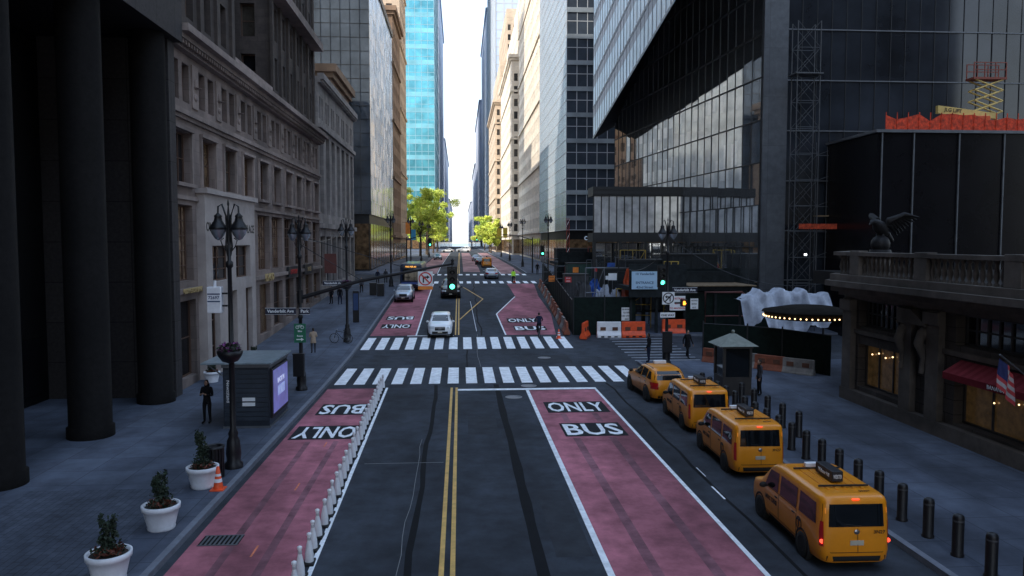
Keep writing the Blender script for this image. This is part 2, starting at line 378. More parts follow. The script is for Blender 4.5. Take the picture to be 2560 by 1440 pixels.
# ------------------------------------------------------------------ buildings
def fr(O,th): return Matrix.Translation(Vector((O[0],O[1],0)))@Matrix.Rotation(rad(th),4,'Z')
def holewall(b,u0,u1,v0,v1,holes,depth,mi=0):
    us=sorted(set([u0,u1]+[h[0] for h in holes]+[h[1] for h in holes])); vs=sorted(set([v0,v1]+[h[2] for h in holes]+[h[3] for h in holes]))
    ui={u:i for i,u in enumerate(us)}; vi={v:i for i,v in enumerate(vs)}
    blk=set()
    for h in holes:
        for i in range(ui[h[0]],ui[h[1]]):
            for j in range(vi[h[2]],vi[h[3]]): blk.add((i,j))
    for j in range(len(vs)-1):
        i=0
        while i<len(us)-1:
            if (i,j) in blk: i+=1; continue
            k=i
            while k<len(us)-1 and (k,j) not in blk: k+=1
            b.quad((us[i],0,vs[j]),(us[k],0,vs[j]),(us[k],0,vs[j+1]),(us[i],0,vs[j+1]),mi); i=k
    for a,c,d,e in holes:
        b.quad((a,0,d),(a,-depth,d),(a,-depth,e),(a,0,e),mi); b.quad((c,0,d),(c,-depth,d),(c,-depth,e),(c,0,e),mi)
        b.quad((a,0,d),(c,0,d),(c,-depth,d),(a,-depth,d),mi); b.quad((a,0,e),(c,0,e),(c,-depth,e),(a,-depth,e),mi)
WM={}
def winmesh(w,h,nx,ny,mf,mg,simple=False):
    k=(round(w,2),round(h,2),nx,ny,mf.name,mg.name)
    if k in WM: return WM[k]
    b=B(); t=.08
    b.quad((-w/2,-.05,0),(w/2,-.05,0),(w/2,-.05,h),(-w/2,-.05,h),1)
    b.box(-w/2,-w/2+t,-.06,.03,0,h); b.box(w/2-t,w/2,-.06,.03,0,h); b.box(-w/2+t,w/2-t,-.06,.03,0,t); b.box(-w/2+t,w/2-t,-.06,.03,h-t,h)
    for i in range(1,nx): x=-w/2+w*i/nx; b.box(x-.045,x+.045,-.04,.01,t,h-t)
    for j in range(1,ny): z=h*j/ny; b.box(-w/2+t,w/2-t,-.04,-.003,z-.03,z+.03)
    WM[k]=b.mesh('window',[mf,mg]); return WM[k]
def placewins(rt,lst,mf,nxy=(2,2),glasses=(glassA,glassA,glassB)):
    def wp(q): O,th,uc,v0,w,h,d=q; return fr(O,th)@Vector((uc,-d,v0))
    lst=sorted(lst,key=lambda q:(wp(q)-Vector((0,0,7.6))).length)
    for q in lst[:100]:
        O,th,uc,v0,w,h,d=q
        inst('window',winmesh(w,h,nxy[0],nxy[1],mf,R.choice(glasses)),rt,wp(q)-rt.location,(0,0,rad(th)))
    if lst[100:]:
        b=B()
        for O,th,uc,v0,w,h,d in lst[100:]:
            b.M=fr(O,th); b.quad((uc-w/2,-d,v0),(uc+w/2,-d,v0),(uc+w/2,-d,v0+h),(uc-w/2,-d,v0+h),R.choice((0,0,1)))
            b.box(uc-.04,uc+.04,-d,-d+.04,v0,v0+h,2); b.box(uc-w/2,uc-.05,-d,-d+.05,v0+h/2-.04,v0+h/2+.04,2); b.box(uc+.05,uc+w/2,-d,-d+.05,v0+h/2-.04,v0+h/2+.04,2)
        b.M=Matrix(); b.make('window',[glassA,glassB,mf],rt,world=True,kind='stuff')
def tower(label,x0,x1,y0,y1,zt,side,wall,du=3,dv=3.6,ww=1.3,wh=2,z1st=9,frame=dframe,cornice=True,trim=None,steps=(),bands=0):
    zb=zr(y0)-.5; xs=x1 if side=='L' else x0
    rt=root('office_building',label,'building',(xs,y0,zb))
    b=B(); wl=[]
    def face(O,th,Ln,za,zt):
        n=max(1,int(Ln/du)); o=(Ln-n*du)/2; hs=[]; nv=int((zt-1.5-za)/dv)
        for i in range(n):
            for j in range(nv):
                u=o+(i+.5)*du; v=za+.8+j*dv; hs.append((u-ww/2,u+ww/2,v,v+wh)); wl.append((O,th,u,v,ww,wh,.3))
        b.M=fr(O,th); holewall(b,0,Ln,za,zt,hs,.35)
    def block(x0,x1,y0,y1,za,zt):
        face((x1,y0),180,x1-x0,za,zt)
        if side=='L': face((x1,y1),-90,y1-y0,za,zt)
        else: face((x0,y0),90,y1-y0,za,zt)
        b.M=Matrix()
        xo=x0 if side=='L' else x1
        b.quad((xo,y0,za),(xo,y1,za),(xo,y1,zt),(xo,y0,zt)); b.quad((x0,y1,za),(x1,y1,za),(x1,y1,zt),(x0,y1,zt)); b.quad((x0,y0,zt),(x1,y0,zt),(x1,y1,zt),(x0,y1,zt))
    block(x0,x1,y0,y1,z1st,zt)
    zz=zt; a=[x0,x1,y0,y1]
    for ins,hh in steps:
        a=[a[0]+ins,a[1]-ins,a[2]+ins,a[3]-ins]; block(a[0],a[1],a[2],a[3],zz+.003,zz+hh); zz+=hh
    b.box(x0+.2,x1-.2,y0+.2,y1-.2,zb,z1st-.01)
    b.make('wall',wall,rt,world=True)
    g=B(); n=int((y1-y0)/5)
    for i in range(n):
        ya=y0+.6+i*(y1-y0)/n; yb=ya+(y1-y0)/n-1.2
        xa,xb=(xs+.1,xs+.25) if side=='R' else (xs-.25,xs-.1)
        g.box(min(xa,xb)-.06,max(xa,xb)-.06 if side=='R' else max(xa,xb)+.06,ya,yb,zr(ya)+.6,z1st-1.6,0)
    g.box(x0+.6,x1-.6,y0+.1,y0+.25,zr(y0)+.6,z1st-1.6,0)
    g.make('shop_window',[glassW],rt,world=True)
    c=B(); tm=trim or wall
    lv=[(z1st-.4,.35,.5),(zt-.1,.9 if cornice else .2,1.0)]+[(z1st+bands*k,.3,.6) for k in range(1,8) if bands and z1st+bands*k<zt-4]
    for z,e,h in lv: c.box(x0-e,x1+e,y0-e,y1+e,z,z+h)
    if cornice: c.box(x0-.45,x1+.45,y0-.45,y1+.45,zt-.8,zt-.1)
    c.make('cornice',tm,rt,world=True)
    placewins(rt,wl,frame); return rt
def panels(b,O,th,u0,u1,v0,v1,pu,pv,mis=(0,),tilt=.004,off=0,topf=None):
    b.M=fr(O,th); nu=max(1,round((u1-u0)/pu)); nv=max(1,round((v1-v0)/pv)); pu=(u1-u0)/nu; pv=(v1-v0)/nv
    for i in range(nu):
        for j in range(nv):
            a=u0+i*pu; c=v0+j*pv; t=[off+R.uniform(-tilt,tilt) for _ in range(3)]; t.append(t[0]+t[2]-t[1])
            b.quad((a,t[0],c),(a+pu,t[1],c),(a+pu,t[2],c+pv),(a,t[3],c+pv),R.choice(mis))
    b.M=Matrix(); return nu,nv
def grid(b,O,th,u0,u1,v0,v1,pu,pv,t=.05,d=.08,mi=0,hz=True,vt=True):
    b.M=fr(O,th); nu=max(1,round((u1-u0)/pu)); nv=max(1,round((v1-v0)/pv)); pu=(u1-u0)/nu; pv=(v1-v0)/nv
    if vt:
        for i in range(nu+1): u=u0+i*pu; b.box(u-t/2,u+t/2,-.05,d,v0,v1,mi)
    if hz:
        for j in range(nv+1): v=v0+j*pv; b.box(u0,u1,-.05,d*.8,v-t/2,v+t/2,mi)
    b.M=Matrix()
def ctower(label,x0,x1,y0,y1,zt,side,gls,mul,pu=1.6,pv=2,t=.08,z1st=8,tilt=.012,basem=None,fgls=None,d=.08,bandevery=0,bandm=None,ds=None,fmul=None):
    zb=zr(y0)-.5; xs=x1 if side=='L' else x0
    rt=root('glass_office_building',label,'building',(xs,y0,zb))
    g=B(); 
    S=((x1,y1),-90) if side=='L' else ((x0,y0),90)
    gm=list(gls) if isinstance(gls,(list,tuple)) else [gls,gls]
    panels(g,S[0],S[1],0,y1-y0,z1st,zt,pu,pv,(0,0,1),tilt); g.make('curtain_wall',gm,rt,world=True)
    g=B(); panels(g,(x1,y0),180,0,x1-x0,z1st,zt,pu,pv,(0,),tilt); g.make('curtain_wall',[fgls or gm[0]],rt,world=True)
    g=B(); grid(g,S[0],S[1],0,y1-y0,z1st,zt,pu,pv,t,d if ds is None else ds); g.make('mullion',mul,rt,world=True)
    g=B(); grid(g,(x1,y0),180,0,x1-x0,z1st,zt,pu,pv,t,d); g.make('mullion',fmul or mul,rt,world=True)
    if bandm:
        g=B()
        for O,th,Ln in ((S[0],S[1],y1-y0),((x1,y0),180,x1-x0)):
            g.M=fr(O,th); z=z1st
            while z<zt: g.box(0,Ln,.01,.06,z,z+bandevery*.28); z+=bandevery
        g.M=Matrix(); g.make('spandrel',bandm,rt,world=True)
    g=B(); g.box(x0+.3,x1-.3,y0+.3,y1-.3,zb,zt-.3); g.box(x0-.2,x1+.2,y0-.2,y1+.2,zt,zt+1.2); g.make('wall',basem or mulld,rt,world=True)
    g=B(); n=int((y1-y0)/4)
    for i in range(n):
        ya=y0+i*(y1-y0)/n+.4
        a,c=(x1-.3,x1-.1) if side=='L' else (x0+.1,x0+.3)
        g.box(a,c,ya,ya+(y1-y0)/n-.8,zr(ya)+.4,z1st-1.5)
    n=int((x1-x0)/4)
    for i in range(n):
        xa=x0+i*(x1-x0)/n+.4; g.box(xa,xa+(x1-x0)/n-.8,y0+.1,y0+.3,zr(y0)+.4,z1st-1.5)
    g.make('shop_window',glassW,rt,world=True)
    return rt
# A: dark colonnade building
rt=root('colonnade_office_building','dark granite office building with tall round columns along the pavement','building',(-14.2,30,.15))
cyl=B(); cyl.lathe([(.84,0),(.84,.4),(.76,.45),(.76,17)],32)
cm=cyl.mesh('column',[granitec])
for y in (11.6,17.8,24.2,30.2,36.6): inst('column',cm,rt,Vector((-14.2,y,.15))-rt.location)
b=B(); b.box(-70,-13.2,-55,38.3,17.1,75); b.box(-70,-19.5,-55,38.3,-.3,17.1,1); b.box(-19.5,-13.6,37.5,38.3,-.3,17.1)
b.make('wall',[M('granite_fascia',(.055,.05,.05),.7,var=.25,scale=6,brick=(2.2,1.9,'wall',0),mort=.6,msize=.02,spec=.2),blackst],rt,world=True)
for k in range(6):
    g=B(); g.box(-19.48,-19.42,10+k*4.6,13.8+k*4.6,.6,3.2); g.make('window',cw_black,rt,world=True)
for k in range(9):
    g=B(); g.box(-19.48,-19.3,8+k*3.3,8.5+k*3.3,4,16); g.make('pilaster',granite,rt,world=True)
# B: limestone building
O=(-14,78); th=-90
rt=root('limestone_office_building','ornate limestone office building with heavy cornice and bronze windows','building',(-14,58,.2))
b=B(); b.M=fr(O,th); wl=[]; wl2=[]; shops=[]
Y2u=lambda y:78-y
holes=[]
bays=[40.2+4*k for k in range(10)]
for i,y in enumerate(bays):
    u=Y2u(y)
    w=2.6 if i<4 else 3.3
    if i not in (1,2):
        holes.append((u-w/2,u+w/2,5.6,9.5)); wl.append((O,th,u,5.6,w,3.9,.4))
    holes.append((u-1.15,u+1.15,10.6,13.2)); wl2.append((O,th,u,10.6,2.3,2.6,.35))
    for s in (-.75,.75):
        holes.append((u+s-.5,u+s+.5,14.75,16.7)); wl2.append((O,th,u+s,14.75,1.0,1.95,.35))
    if i not in (1,2): holes.append((u-1.5,u+1.5,zr(y)+.6,4.6)); shops.append((O,th,u,zr(y)+.6,3.0,4.0-zr(y),.35))
holewall(b,0,39.5,-.5,17.2,holes,.5)
b.M=Matrix()
b.quad((-14,38.5,-.5),(-40,38.5,-.5),(-40,38.5,17.2),(-14,38.5,17.2))
b.make('wall',lime,rt,world=True)
glassL=M('painted_reflection_glass',(.36,.25,.17),.12,metal=.4,var=.95,scale=1.1)  # warm reflection painted into the glass colour
glassS=M('glowing_shop_glass',(.30,.24,.17),.12,var=.9,scale=1.6,emit=.12)  # pane itself glows faintly, standing in for light at shop level
placewins(rt,wl,wframe,(5,5),(glassA,glassL,glassL)); placewins(rt,wl2,wframe,(3,2),(glassA,glassA,glassB,glassW)); placewins(rt,shops,wframe,(2,2),(glassA,glassS,glassW))
cl=((17.2,17.5,.35),(17.5,17.75,.7),(17.75,18.1,1.05),(14.0,14.25,.3),(13.8,14.0,.15),(5.0,5.25,.25),(9.75,9.95,.15))
for grp in (cl[:3],cl[3:5],cl[5:6],cl[6:]):
    b=B(); b.M=fr(O,th)
    for z0,z1,e in grp: b.box(-.02,39.52,0.002,e,z0,z1)
    b.M=Matrix(); b.make('cornice',limetrim,rt,world=True)
b=B(); b.M=fr(O,th)
for k in range(98): b.box(.1+k*.4,.3+k*.4,.36,.62,17.3,17.497)
b.box(0,39.5,.3,.37,17.28,17.3)
b.M=Matrix(); b.make('dentil_course',limetrim,rt,world=True)
for y in bays:
    u=Y2u(y)
    c=u-2.0
    if y<77 and c>.5:
        b=B(); b.M=fr(O,th); b.box(c-.45,c+.45,.003,.08,14.6,16.85); b.lathe([(.3,0),(.3,.01)],10,0,(c,.1,15.7)); b.ball((c,.08,15.9),(.2,.12,.28),8,0,6); b.ball((c,.08,15.2),(.28,.1,.2),8,0,6)
        b.M=Matrix(); b.make('carved_panel',limetrim,rt,world=True)
    b=B(); b.M=fr(O,th)
    b.box(u-1.35,u+1.35,.003,.3,10.4,10.58); b.box(u-1.35,u+1.35,.003,.22,13.24,13.4)
    for s in (-1,1): b.box(u+s*1.24-.09,u+s*1.24+.09,.003,.12,10.57,13.25)
    b.M=Matrix(); b.make('window_surround',limetrim,rt,world=True)
# portal
b=B(); ua,ub=Y2u(52),Y2u(42.1)
hs=[(ua+.9+3.4*k,ua+.9+3.4*k+1.5,.3,4.7) for k in range(0,3)]+[(ua+1.2,ua+4.4,5.4,7.4),(ua+5.4,ub-1.1,5.4,7.4)]
b.M=fr(O,th)@Matrix.Translation((0,.45,0)); holewall(b,ua,ub,-.2,10.2,[h for h in hs],.4)
b.M=fr(O,th); b.box(ua-.003,ua,0,.45,-.2,10.2); b.box(ub,ub+.003,0,.45,-.2,10.2); b.box(ua-.15,ub+.15,.003,.65,10.2,10.45)
b.M=Matrix(); b.make('portal',M('portal_stone',(.40,.345,.32),.85,var=.15,scale=1.2,bump=.15,stain=.2),rt,world=True,label='raised stone entrance portal with carved lettering')
placewins(rt,[(O,th,(h[0]+h[1])/2,h[2],h[1]-h[0],h[3]-h[2],-.12) for h in hs],wframe,(2,3),(glassA,glassW))
text('ONE GRAND CENTRAL PLACE',.7,stlet,rt,Vector((-13.54,47,8.4))-rt.location,(rad(90),0,rad(90)),off=.014)
text('LS ASO',.75,brass,rt,Vector((-13.72,56.5,5.05))-rt.location,(rad(90),0,rad(90)),.05,off=.012)
text('COMMERCIAL BANK',.36,brass,rt,Vector((-13.68,40.4,5.12))-rt.location,(rad(90),0,rad(90)),.04,sx=.8,off=.006)
def wing(x1,ya,yb,z0,zt,dep,face_front=True):
    w=[];b=B(); O=(x1,yb); L=yb-ya; hs=[]; n=max(1,int(L/2.6))
    for i in range(n):
        u=(i+.5)*L/n
        for j in range(6): hs.append((u-.6,u+.6,z0+1.4+j*3.8,z0+3.9+j*3.8)); w.append((O,-90,u,z0+1.4+j*3.8,1.2,2.5,.4))
    b.M=fr(O,-90); holewall(b,0,L,z0,zt,hs,.5)
    for i in range(n+1): u=i*L/n; b.box(u-.3,u+.3,.003,.2,z0,zt)
    b.M=Matrix()
    if face_front:
        hs=[]; O2=(x1,ya); nn=int(dep/3.2)
        for i in range(nn):
            for j in range(6): hs.append((1.2+i*3.2,2.3+i*3.2,z0+1.4+j*3.8,z0+3.9+j*3.8)); w.append((O2,180,1.75+i*3.2,z0+1.4+j*3.8,1.1,2.5,.4))
        b.M=fr(O2,180); holewall(b,0,dep,z0,zt,hs,.5); b.M=Matrix()
        b.quad((x1-dep,ya,zt),(x1,ya,zt),(x1,yb,zt),(x1-dep,yb,zt)); b.quad((x1-dep,yb,z0),(x1,yb,z0),(x1,yb,zt),(x1-dep,yb,zt))
    b.make('wing',limed,rt,world=True); placewins(rt,w,wframe,(1,2),(glassA,glassB))
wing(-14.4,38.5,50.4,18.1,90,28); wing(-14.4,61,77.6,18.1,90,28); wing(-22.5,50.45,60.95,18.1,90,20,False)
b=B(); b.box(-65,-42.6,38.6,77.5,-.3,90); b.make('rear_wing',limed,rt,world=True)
b=B(); b.box(-22.4,-14.2,50.5,60.9,17.9,18.1); b.box(-14.6,-14.25,50.5,60.9,18.1,19.4); b.make('terrace',limetrim,rt,world=True)
b=B(); b.box(-14.38,-13.3,61,77.6,26.2,26.9); b.make('balcony',limetrim,rt,world=True)
b=B(); b.box(-14.38,-13.6,38.5,50.4,24.6,25); b.make('balcony',limetrim,rt,world=True)
for (y,tx,mt) in ((64.5,'OPTICIAN',signred),(71,'SHOES',brass)):
    b=B(); b.box(-13.9,-13.7,y-1.8,y+1.8,4.75,5.6); b.make('shop_sign',signk,rt,world=True)
    text(tx,.55,mt,rt,Vector((-13.68,y,5.15))-rt.location,(rad(90),0,rad(90)))
# C
O=(-14,103.5); rt=root('stone_commercial_building','narrow pale stone building with tall dark windows','building',(-14,90,1.6))
b=B(); hs=[];wl=[];wl2=[]; sh=[]
for k in range(7):
    u=1.9+k*3.62
    hs.append((u-1.1,u+1.1,10.5,18.6)); wl.append((O,-90,u,10.5,2.2,8.1,.4))
    for s in (-.65,.65): hs.append((u+s-.4,u+s+.4,20,22.2)); wl2.append((O,-90,u+s,20,.8,2.2,.35))
    hs.append((u-1.4,u+1.4,3.2,8.2)); sh.append((O,-90,u,3.2,2.8,5,.4))
b.M=fr(O,-90); holewall(b,0,25.4,0,24,hs,.5)
for z0,z1,e in ((23.4,23.7,.3),(23.7,24.3,.6),(19,19.4,.3),(9,9.5,.35)): b.box(0,25.4,.003,e,z0,z1)
for k in range(60): b.box(.1+k*.42,.28+k*.42,.31,.5,23.45,23.697)
b.M=Matrix(); b.box(-45,-14.55,78.1,103.4,0,23.9); b.box(-14.5,-14.01,78.1,78.3,18,24); b.make('wall',cstone,rt,world=True)
placewins(rt,wl,dframe,(2,6),(glassA,)); placewins(rt,wl2,dframe,(1,2)); placewins(rt,sh,dframe,(2,3),(glassA,glassS))
b=B(); b.box(-13.9,-12.7,80,80.3,4.4,6.4); b.make('shop_sign',M('brown_sign',(.12,.035,.03),.5),rt,world=True)
tower('brown brick office block behind the pale stone building',-60,-17,104.2,121,30,'L',brown,z1st=7)
ctower('tall blue-grey glass office tower with a fine grid',-44,-14,123,164,50,'L',(cw_blue,M('painted_sky_panel',(.68,.74,.79),.2,metal=.35,var=.35,scale=.1)),mullb,1.5,2.1,.05,12,.012,fgls=M('front_blue_glass',(.22,.27,.33),.08,metal=.7,var=.4,scale=.2),ds=.008,fmul=mulld)  # side glass and mullions paler than front; sky reflection put into their colour
tower('brown brick building with projecting cornice',-40,-14,165.5,185,56,'L',brown,3,3.7,1.3,2,9,cornice=True,bands=12)
tower('tall tan brick tower catching the sun',-28,-14,186,206,95,'L',tan,3,3.7,1.4,2.1,9,bands=15)
ctower('tall turquoise glass skyscraper in sunlight',-29,-12.8,400,480,230,'L',cw_teal,M('teal_mullion',(.22,.38,.44),.5),3,4,.25,10,.03,bandevery=8,bandm=M('teal_spandrel',(.17,.44,.52),.3,metal=.3,var=.3,scale=.1))
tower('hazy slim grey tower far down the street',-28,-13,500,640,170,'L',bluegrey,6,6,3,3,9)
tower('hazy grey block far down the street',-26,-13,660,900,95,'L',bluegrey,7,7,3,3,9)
tower('hazy pale block far down the street',-26,-13,950,1300,60,'L',haze_far,9,7,4,3,9)
# right
rt=ctower('grey-white gridded bank tower with dark blue glass front',16.6,44,120,160,92,'R',cw_panel,greyclad,1.6,2.0,.1,9.5,.006,fgls=cw_dark,basem=blackst,d=.05)
b=B(); b.M=fr((44,120),180); z=11
while z<90: b.box(0,27.4,.09,.16,z,z+.7); z+=4
b.M=Matrix(); b.make('spandrel',cw_blue,rt,world=True)
text('citi',1.3,M('sign_lit_pale',(.5,.6,.75),.4,emit=.3),rt,Vector((20.2,119.7,8.3))-rt.location,(rad(90),0,0),.05)
tower('tall cream stone tower in sunlight',17.3,44,167,226,125,'R',tan2,3.1,3.7,1.5,2.2,10,bands=14)
tower('stepped tan stone tower in sunlight',15.4,40,230,288,62,'R',tan2,2.2,3.7,1.1,2.2,10,steps=((2,14),(2.5,12)),bands=14)
tower('cream stone tower with setbacks in sunlight',13.4,40,292,355,60,'R',tan,2.2,3.7,1.1,2.2,10,steps=((2,16),(2.5,20)),bands=14)
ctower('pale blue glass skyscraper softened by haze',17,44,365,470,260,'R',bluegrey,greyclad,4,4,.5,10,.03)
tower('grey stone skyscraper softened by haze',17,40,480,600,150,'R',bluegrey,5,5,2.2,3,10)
tower('pale hazy tower far down the street',16,40,610,780,118,'R',haze_far,7,6,3,3,9)
tower('pale hazy block far down the street',16,40,800,1000,88,'R',haze_far,7,6,3,3,9)
tower('hazy block at the end of the street',15,40,1050,1400,62,'R',haze_far,9,7,4,3,9)
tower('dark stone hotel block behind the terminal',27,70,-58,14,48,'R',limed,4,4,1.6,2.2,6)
# glass tower under construction
rt=root('glass_skyscraper','huge glass skyscraper with sloping underside above a tall lobby','building',(23.8,60,.4))
L=math.hypot(4,38); tho=math.degrees(math.atan2(38,-4)); OV=(23.8,60)
g=B(); panels(g,OV,tho,0,L,.5,44,1.55,3.4,(0,),.016); g.make('curtain_wall',cw_ov,rt,world=True,label='reflective lobby glass')
g=B(); grid(g,OV,tho,0,L,.5,44,1.55,3.4,.035,.04,hz=False); g.make('mullion',mulld,rt,world=True)
g=B(); grid(g,OV,tho,0,L,.5,44,1.55,3.4,.08,.12,vt=False); g.make('transom',mulld,rt,world=True)
g=B(); panels(g,(62,60),180,0,36.2,.5,52,2.4,3.83,(0,),.016); g.make('curtain_wall',cw_side,rt,world=True,label='dark side glass')
g=B(); grid(g,(62,60),180,0,36.2,.6,52,1.2,3.83,.04,.06,hz=False); g.make('mullion',mulld,rt,world=True)
g=B(); grid(g,(62,60),180,0,36.2,.6,52,2.4,3.83,.08,.12,vt=False); g.make('transom',dsteel,rt,world=True)
g=B(); g.box(23.85,25.8,59.7,60.6,0,60); g.make('corner_pier',M('pier_stone',(.075,.083,.095),.5,var=.25,brick=(2,3.8,'wall',0)),rt,world=True)
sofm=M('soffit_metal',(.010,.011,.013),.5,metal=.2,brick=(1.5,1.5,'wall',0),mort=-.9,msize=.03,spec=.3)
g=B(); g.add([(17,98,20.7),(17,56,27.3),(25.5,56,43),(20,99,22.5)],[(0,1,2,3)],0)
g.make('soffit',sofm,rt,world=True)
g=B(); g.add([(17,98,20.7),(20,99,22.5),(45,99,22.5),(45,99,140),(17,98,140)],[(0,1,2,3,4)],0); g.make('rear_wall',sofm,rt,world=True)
g=B()
nu=28
for i in range(nu):
    ya=56+i*1.5; yb=ya+1.5; za=27.3-(ya-56)*6.6/42; zc=27.3-(yb-56)*6.6/42
    z=za; row=0
    while z<110:
        h=1.15 if row%2 else 2.6
        t=R.uniform(-.01,.01)
        g.quad((17+t,ya,max(z,za)),(17-t,yb,max(z,za)+zc-za),(17-t,yb,z+h+zc-za),(17+t,ya,z+h),1 if row%2 else 0); z+=h; row+=1
g.make('curtain_wall',[cw_light,greyclad],rt,world=True,label='pale slatted upper glass')
for i in range(nu+1):
    g=B(); ya=56+i*1.5; za=27.3-(ya-56)*6.6/42; g.box(16.96,17.03,ya-.03,ya+.03,za,110); g.make('fin',mull,rt,world=True)
for z in range(22):
    g=B(); d=z*3.75
    g.add([(16.94,56,27.3+d),(16.94,98,20.7+d),(16.94,98,20.95+d),(16.94,56,27.55+d)],[(0,1,2,3)]); g.make('transom',mull,rt,world=True)
g=B(); g.box(26,62,60.4,97,0,52); g.make('core',blackst,rt,world=True)
g=B(); g.box(17.1,62,56.1,97.5,44,140); g.make('upper_core',blackst,rt,world=True)
# podium
rt=root('glazed_podium','two-storey glazed podium box on posts under construction','building',(18.6,76,1))
b=B(); b.box(13.2,24.9,76,79,12.2,13.1); b.box(13.2,24.9,76,79,7.6,8.5); b.box(22.6,24.9,75.9,79,8.5,12.2)
for x in (13.4,16,18.6,21.2,24.6): b.box(x-.15,x+.15,76.1,76.4,zr(76),7.6)
b.make('frame',mulld,rt,world=True)
b=B(); panels(b,(22.6,76.15),180,.02,9.3,8.5,12.2,.78,3.7,(0,),.012); b.make('glazing',M('podium_glass',(.66,.67,.68),.2,metal=.3,var=.5,scale=.5),rt,world=True)
b=B(); grid(b,(22.6,76.15),180,.02,9.3,8.5,12.2,.78,3.7,.1,.12); b.box(13.2,24.9,75.93,75.99,12.35,12.45); b.box(13.2,24.9,75.93,75.99,12.8,12.86); b.box(13.2,24.9,75.93,75.99,7.75,7.85); b.make('mullion',mulld,rt,world=True)
b=B(); panels(b,(24.5,78),180,0,10.9,zr(78),7.5,1.2,3,(0,),.01); b.make('storefront',cw_ov,rt,world=True)
b=B(); grid(b,(24.5,78),180,0,10.9,zr(78),7.5,1.2,3,.08,.1); b.make('mullion',mulld,rt,world=True)
# black enclosure with deck
rt=root('site_enclosure','black-clad construction enclosure with steel posts and deck','building',(40,52,.3))
b=B(); b.box(29,62,52.1,59.4,.1,15.2)
b.make('wall',cw_black,rt,world=True)
b=B(); b.box(28.8,62,51.9,59.4,15.2,15.4); b.make('deck',dsteel,rt,world=True)
for x in (29.3,31.6,34.9,38.2,41.6): b=B(); b.box(x-.045,x+.045,51.98,52.09,.2,15.2); b.make('post',dsteel,rt,world=True)
for x,z in ((29.8,6.8),(27.4,6.6)):
    r=root('work_light','bright white work light on a dark wall','light',(x,51.8 if x>29 else 59.4,z),group='work lights'); b=B(); b.box(-.14,.14,0,.25,-.12,.12); b.make('housing',blackm,r); b=B(); b.box(-.1,.1,-.03,-.002,-.08,.08); b.make('lens',cool,r)
rt=root('scaffold_tower','tall grey lattice scaffold tower beside the glass','scaffold',(26.6,58.3,.4)); b=B()
sgrey=M('scaffold_grey',(.06,.065,.072),.6)
for x in (-.9,.9):
    for y in (-.5,.5): b.tube([(x,y,0),(x,y,24)],.04,6)
for k in range(12):
    z=k*2
    for y in (-.5,.5): b.tube([(-.9,y,z),(.9,y,z)],.025,5); b.tube([(-.9,y,z),(.9,y,z+2)],.018,5); b.tube([(.9,y,z),(-.9,y,z+2)],.018,5)
b.make('lattice',sgrey,rt)
b=B(); b.box(-1.1,1.1,-.7,.7,20,20.1); b.make('platform',sgrey,rt)
rt2=root('scaffold','wide pipe scaffold with planks in front of dark glass','scaffold',(30,59.2,.4)); b=B()
for x in range(0,7): b.tube([(-2+x*.9,0,4),(-2+x*.9,0,15)],.03,5)
for z in range(4,16,2): b.tube([(-2,0,z),(3.4,0,z)],.03,5); b.tube([(-2,0,z),(3.4,0,z+2)],.02,5)
b.make('pipes',sgrey,rt2)
b=B(); b.box(-2,3.4,-.3,.3,9.2,9.3); b.make('plank',ply,rt2)
rt=root('orange_safety_netting','orange netting strung low along the scaffold','netting',(28.2,57.6,8.6)); b=B(); b.box(-2.2,4.2,-.02,.02,0,.4); b.make('net',M('dark_netting',(.40,.05,.015),.8,var=.7,scale=4),rt)
rt=root('orange_safety_netting','orange safety netting along the deck edge','netting',(40,52,15.4)); b=B()
x=-10.5; hh=1
while x<16:
    h2=R.uniform(.6,1.15)
    b.quad((x,0,0),(x+.8,.02,0),(x+.8,.02,h2),(x,0,hh)); b.box(x,x+.05,-.02,.03,0,1.2); x+=.8; hh=h2
b.make('net',M('netting',(.55,.05,.015),.8,var=.7,scale=4),rt)
rt=root('scissor_lift','yellow and orange scissor lift raised on the deck','lift',(37.8,53.6,15.4)); b=B(); b.box(-1.2,1.2,-.4,.4,.3,.8); b.make('chassis',liftor,rt)
b=B()
for k in range(4):
    z=.8+k*.75
    for y in (-.35,.35): b.tube([(-1.05,y,z),(1.05,y,z+.75)],.06,6); b.tube([(1.05,y,z),(-1.05,y,z+.75)],.06,6)
b.make('scissor_arm',lifty,rt)
b=B(); b.box(-1.25,1.25,-.45,.45,3.8,3.95)
for x in (-1.2,-.4,.4,1.2):
    for y in (-.4,.4): b.box(x-.03,x+.03,y-.03,y+.03,3.95,5.0)
for z in (4.45,4.95):
    for y in (-.4,.4): b.box(-1.2,1.2,y-.02,y+.02,z,z+.06)
b.make('platform',M('lift_rust_rail',(.22,.05,.03),.6),rt)
for x in (-.8,.8):
    b=B(); b.M=Matrix.Translation((x,0,.3))@Matrix.Rotation(rad(90),4,'X'); b.cyl(0,0,-.48,.48,.28)
    b.M=Matrix(); b.make('wheel',rubber,rt)
rt=root('boom_lift','pale yellow boom lift with orange base on the deck','lift',(35.4,53,15.4)); b=B(); b.box(-1,2.0,-.6,.6,.35,1.1); b.make('chassis',liftor,rt,bevel=.05)
b=B(); b.add([(-1.6,-.15,1.3),(2.8,-.15,.95),(2.8,-.15,1.35),(-1.6,-.15,1.85),(-1.6,.15,1.3),(2.8,.15,.95),(2.8,.15,1.35),(-1.6,.15,1.85)],[(0,1,2,3),(4,7,6,5),(3,2,6,7),(0,4,5,1),(0,3,7,4),(1,5,6,2)]); b.make('boom',lifty,rt)
text('JLG LIFT',.36,signk,rt,(-.5,-.17,1.5),(rad(90),rad(6),0),off=.006)
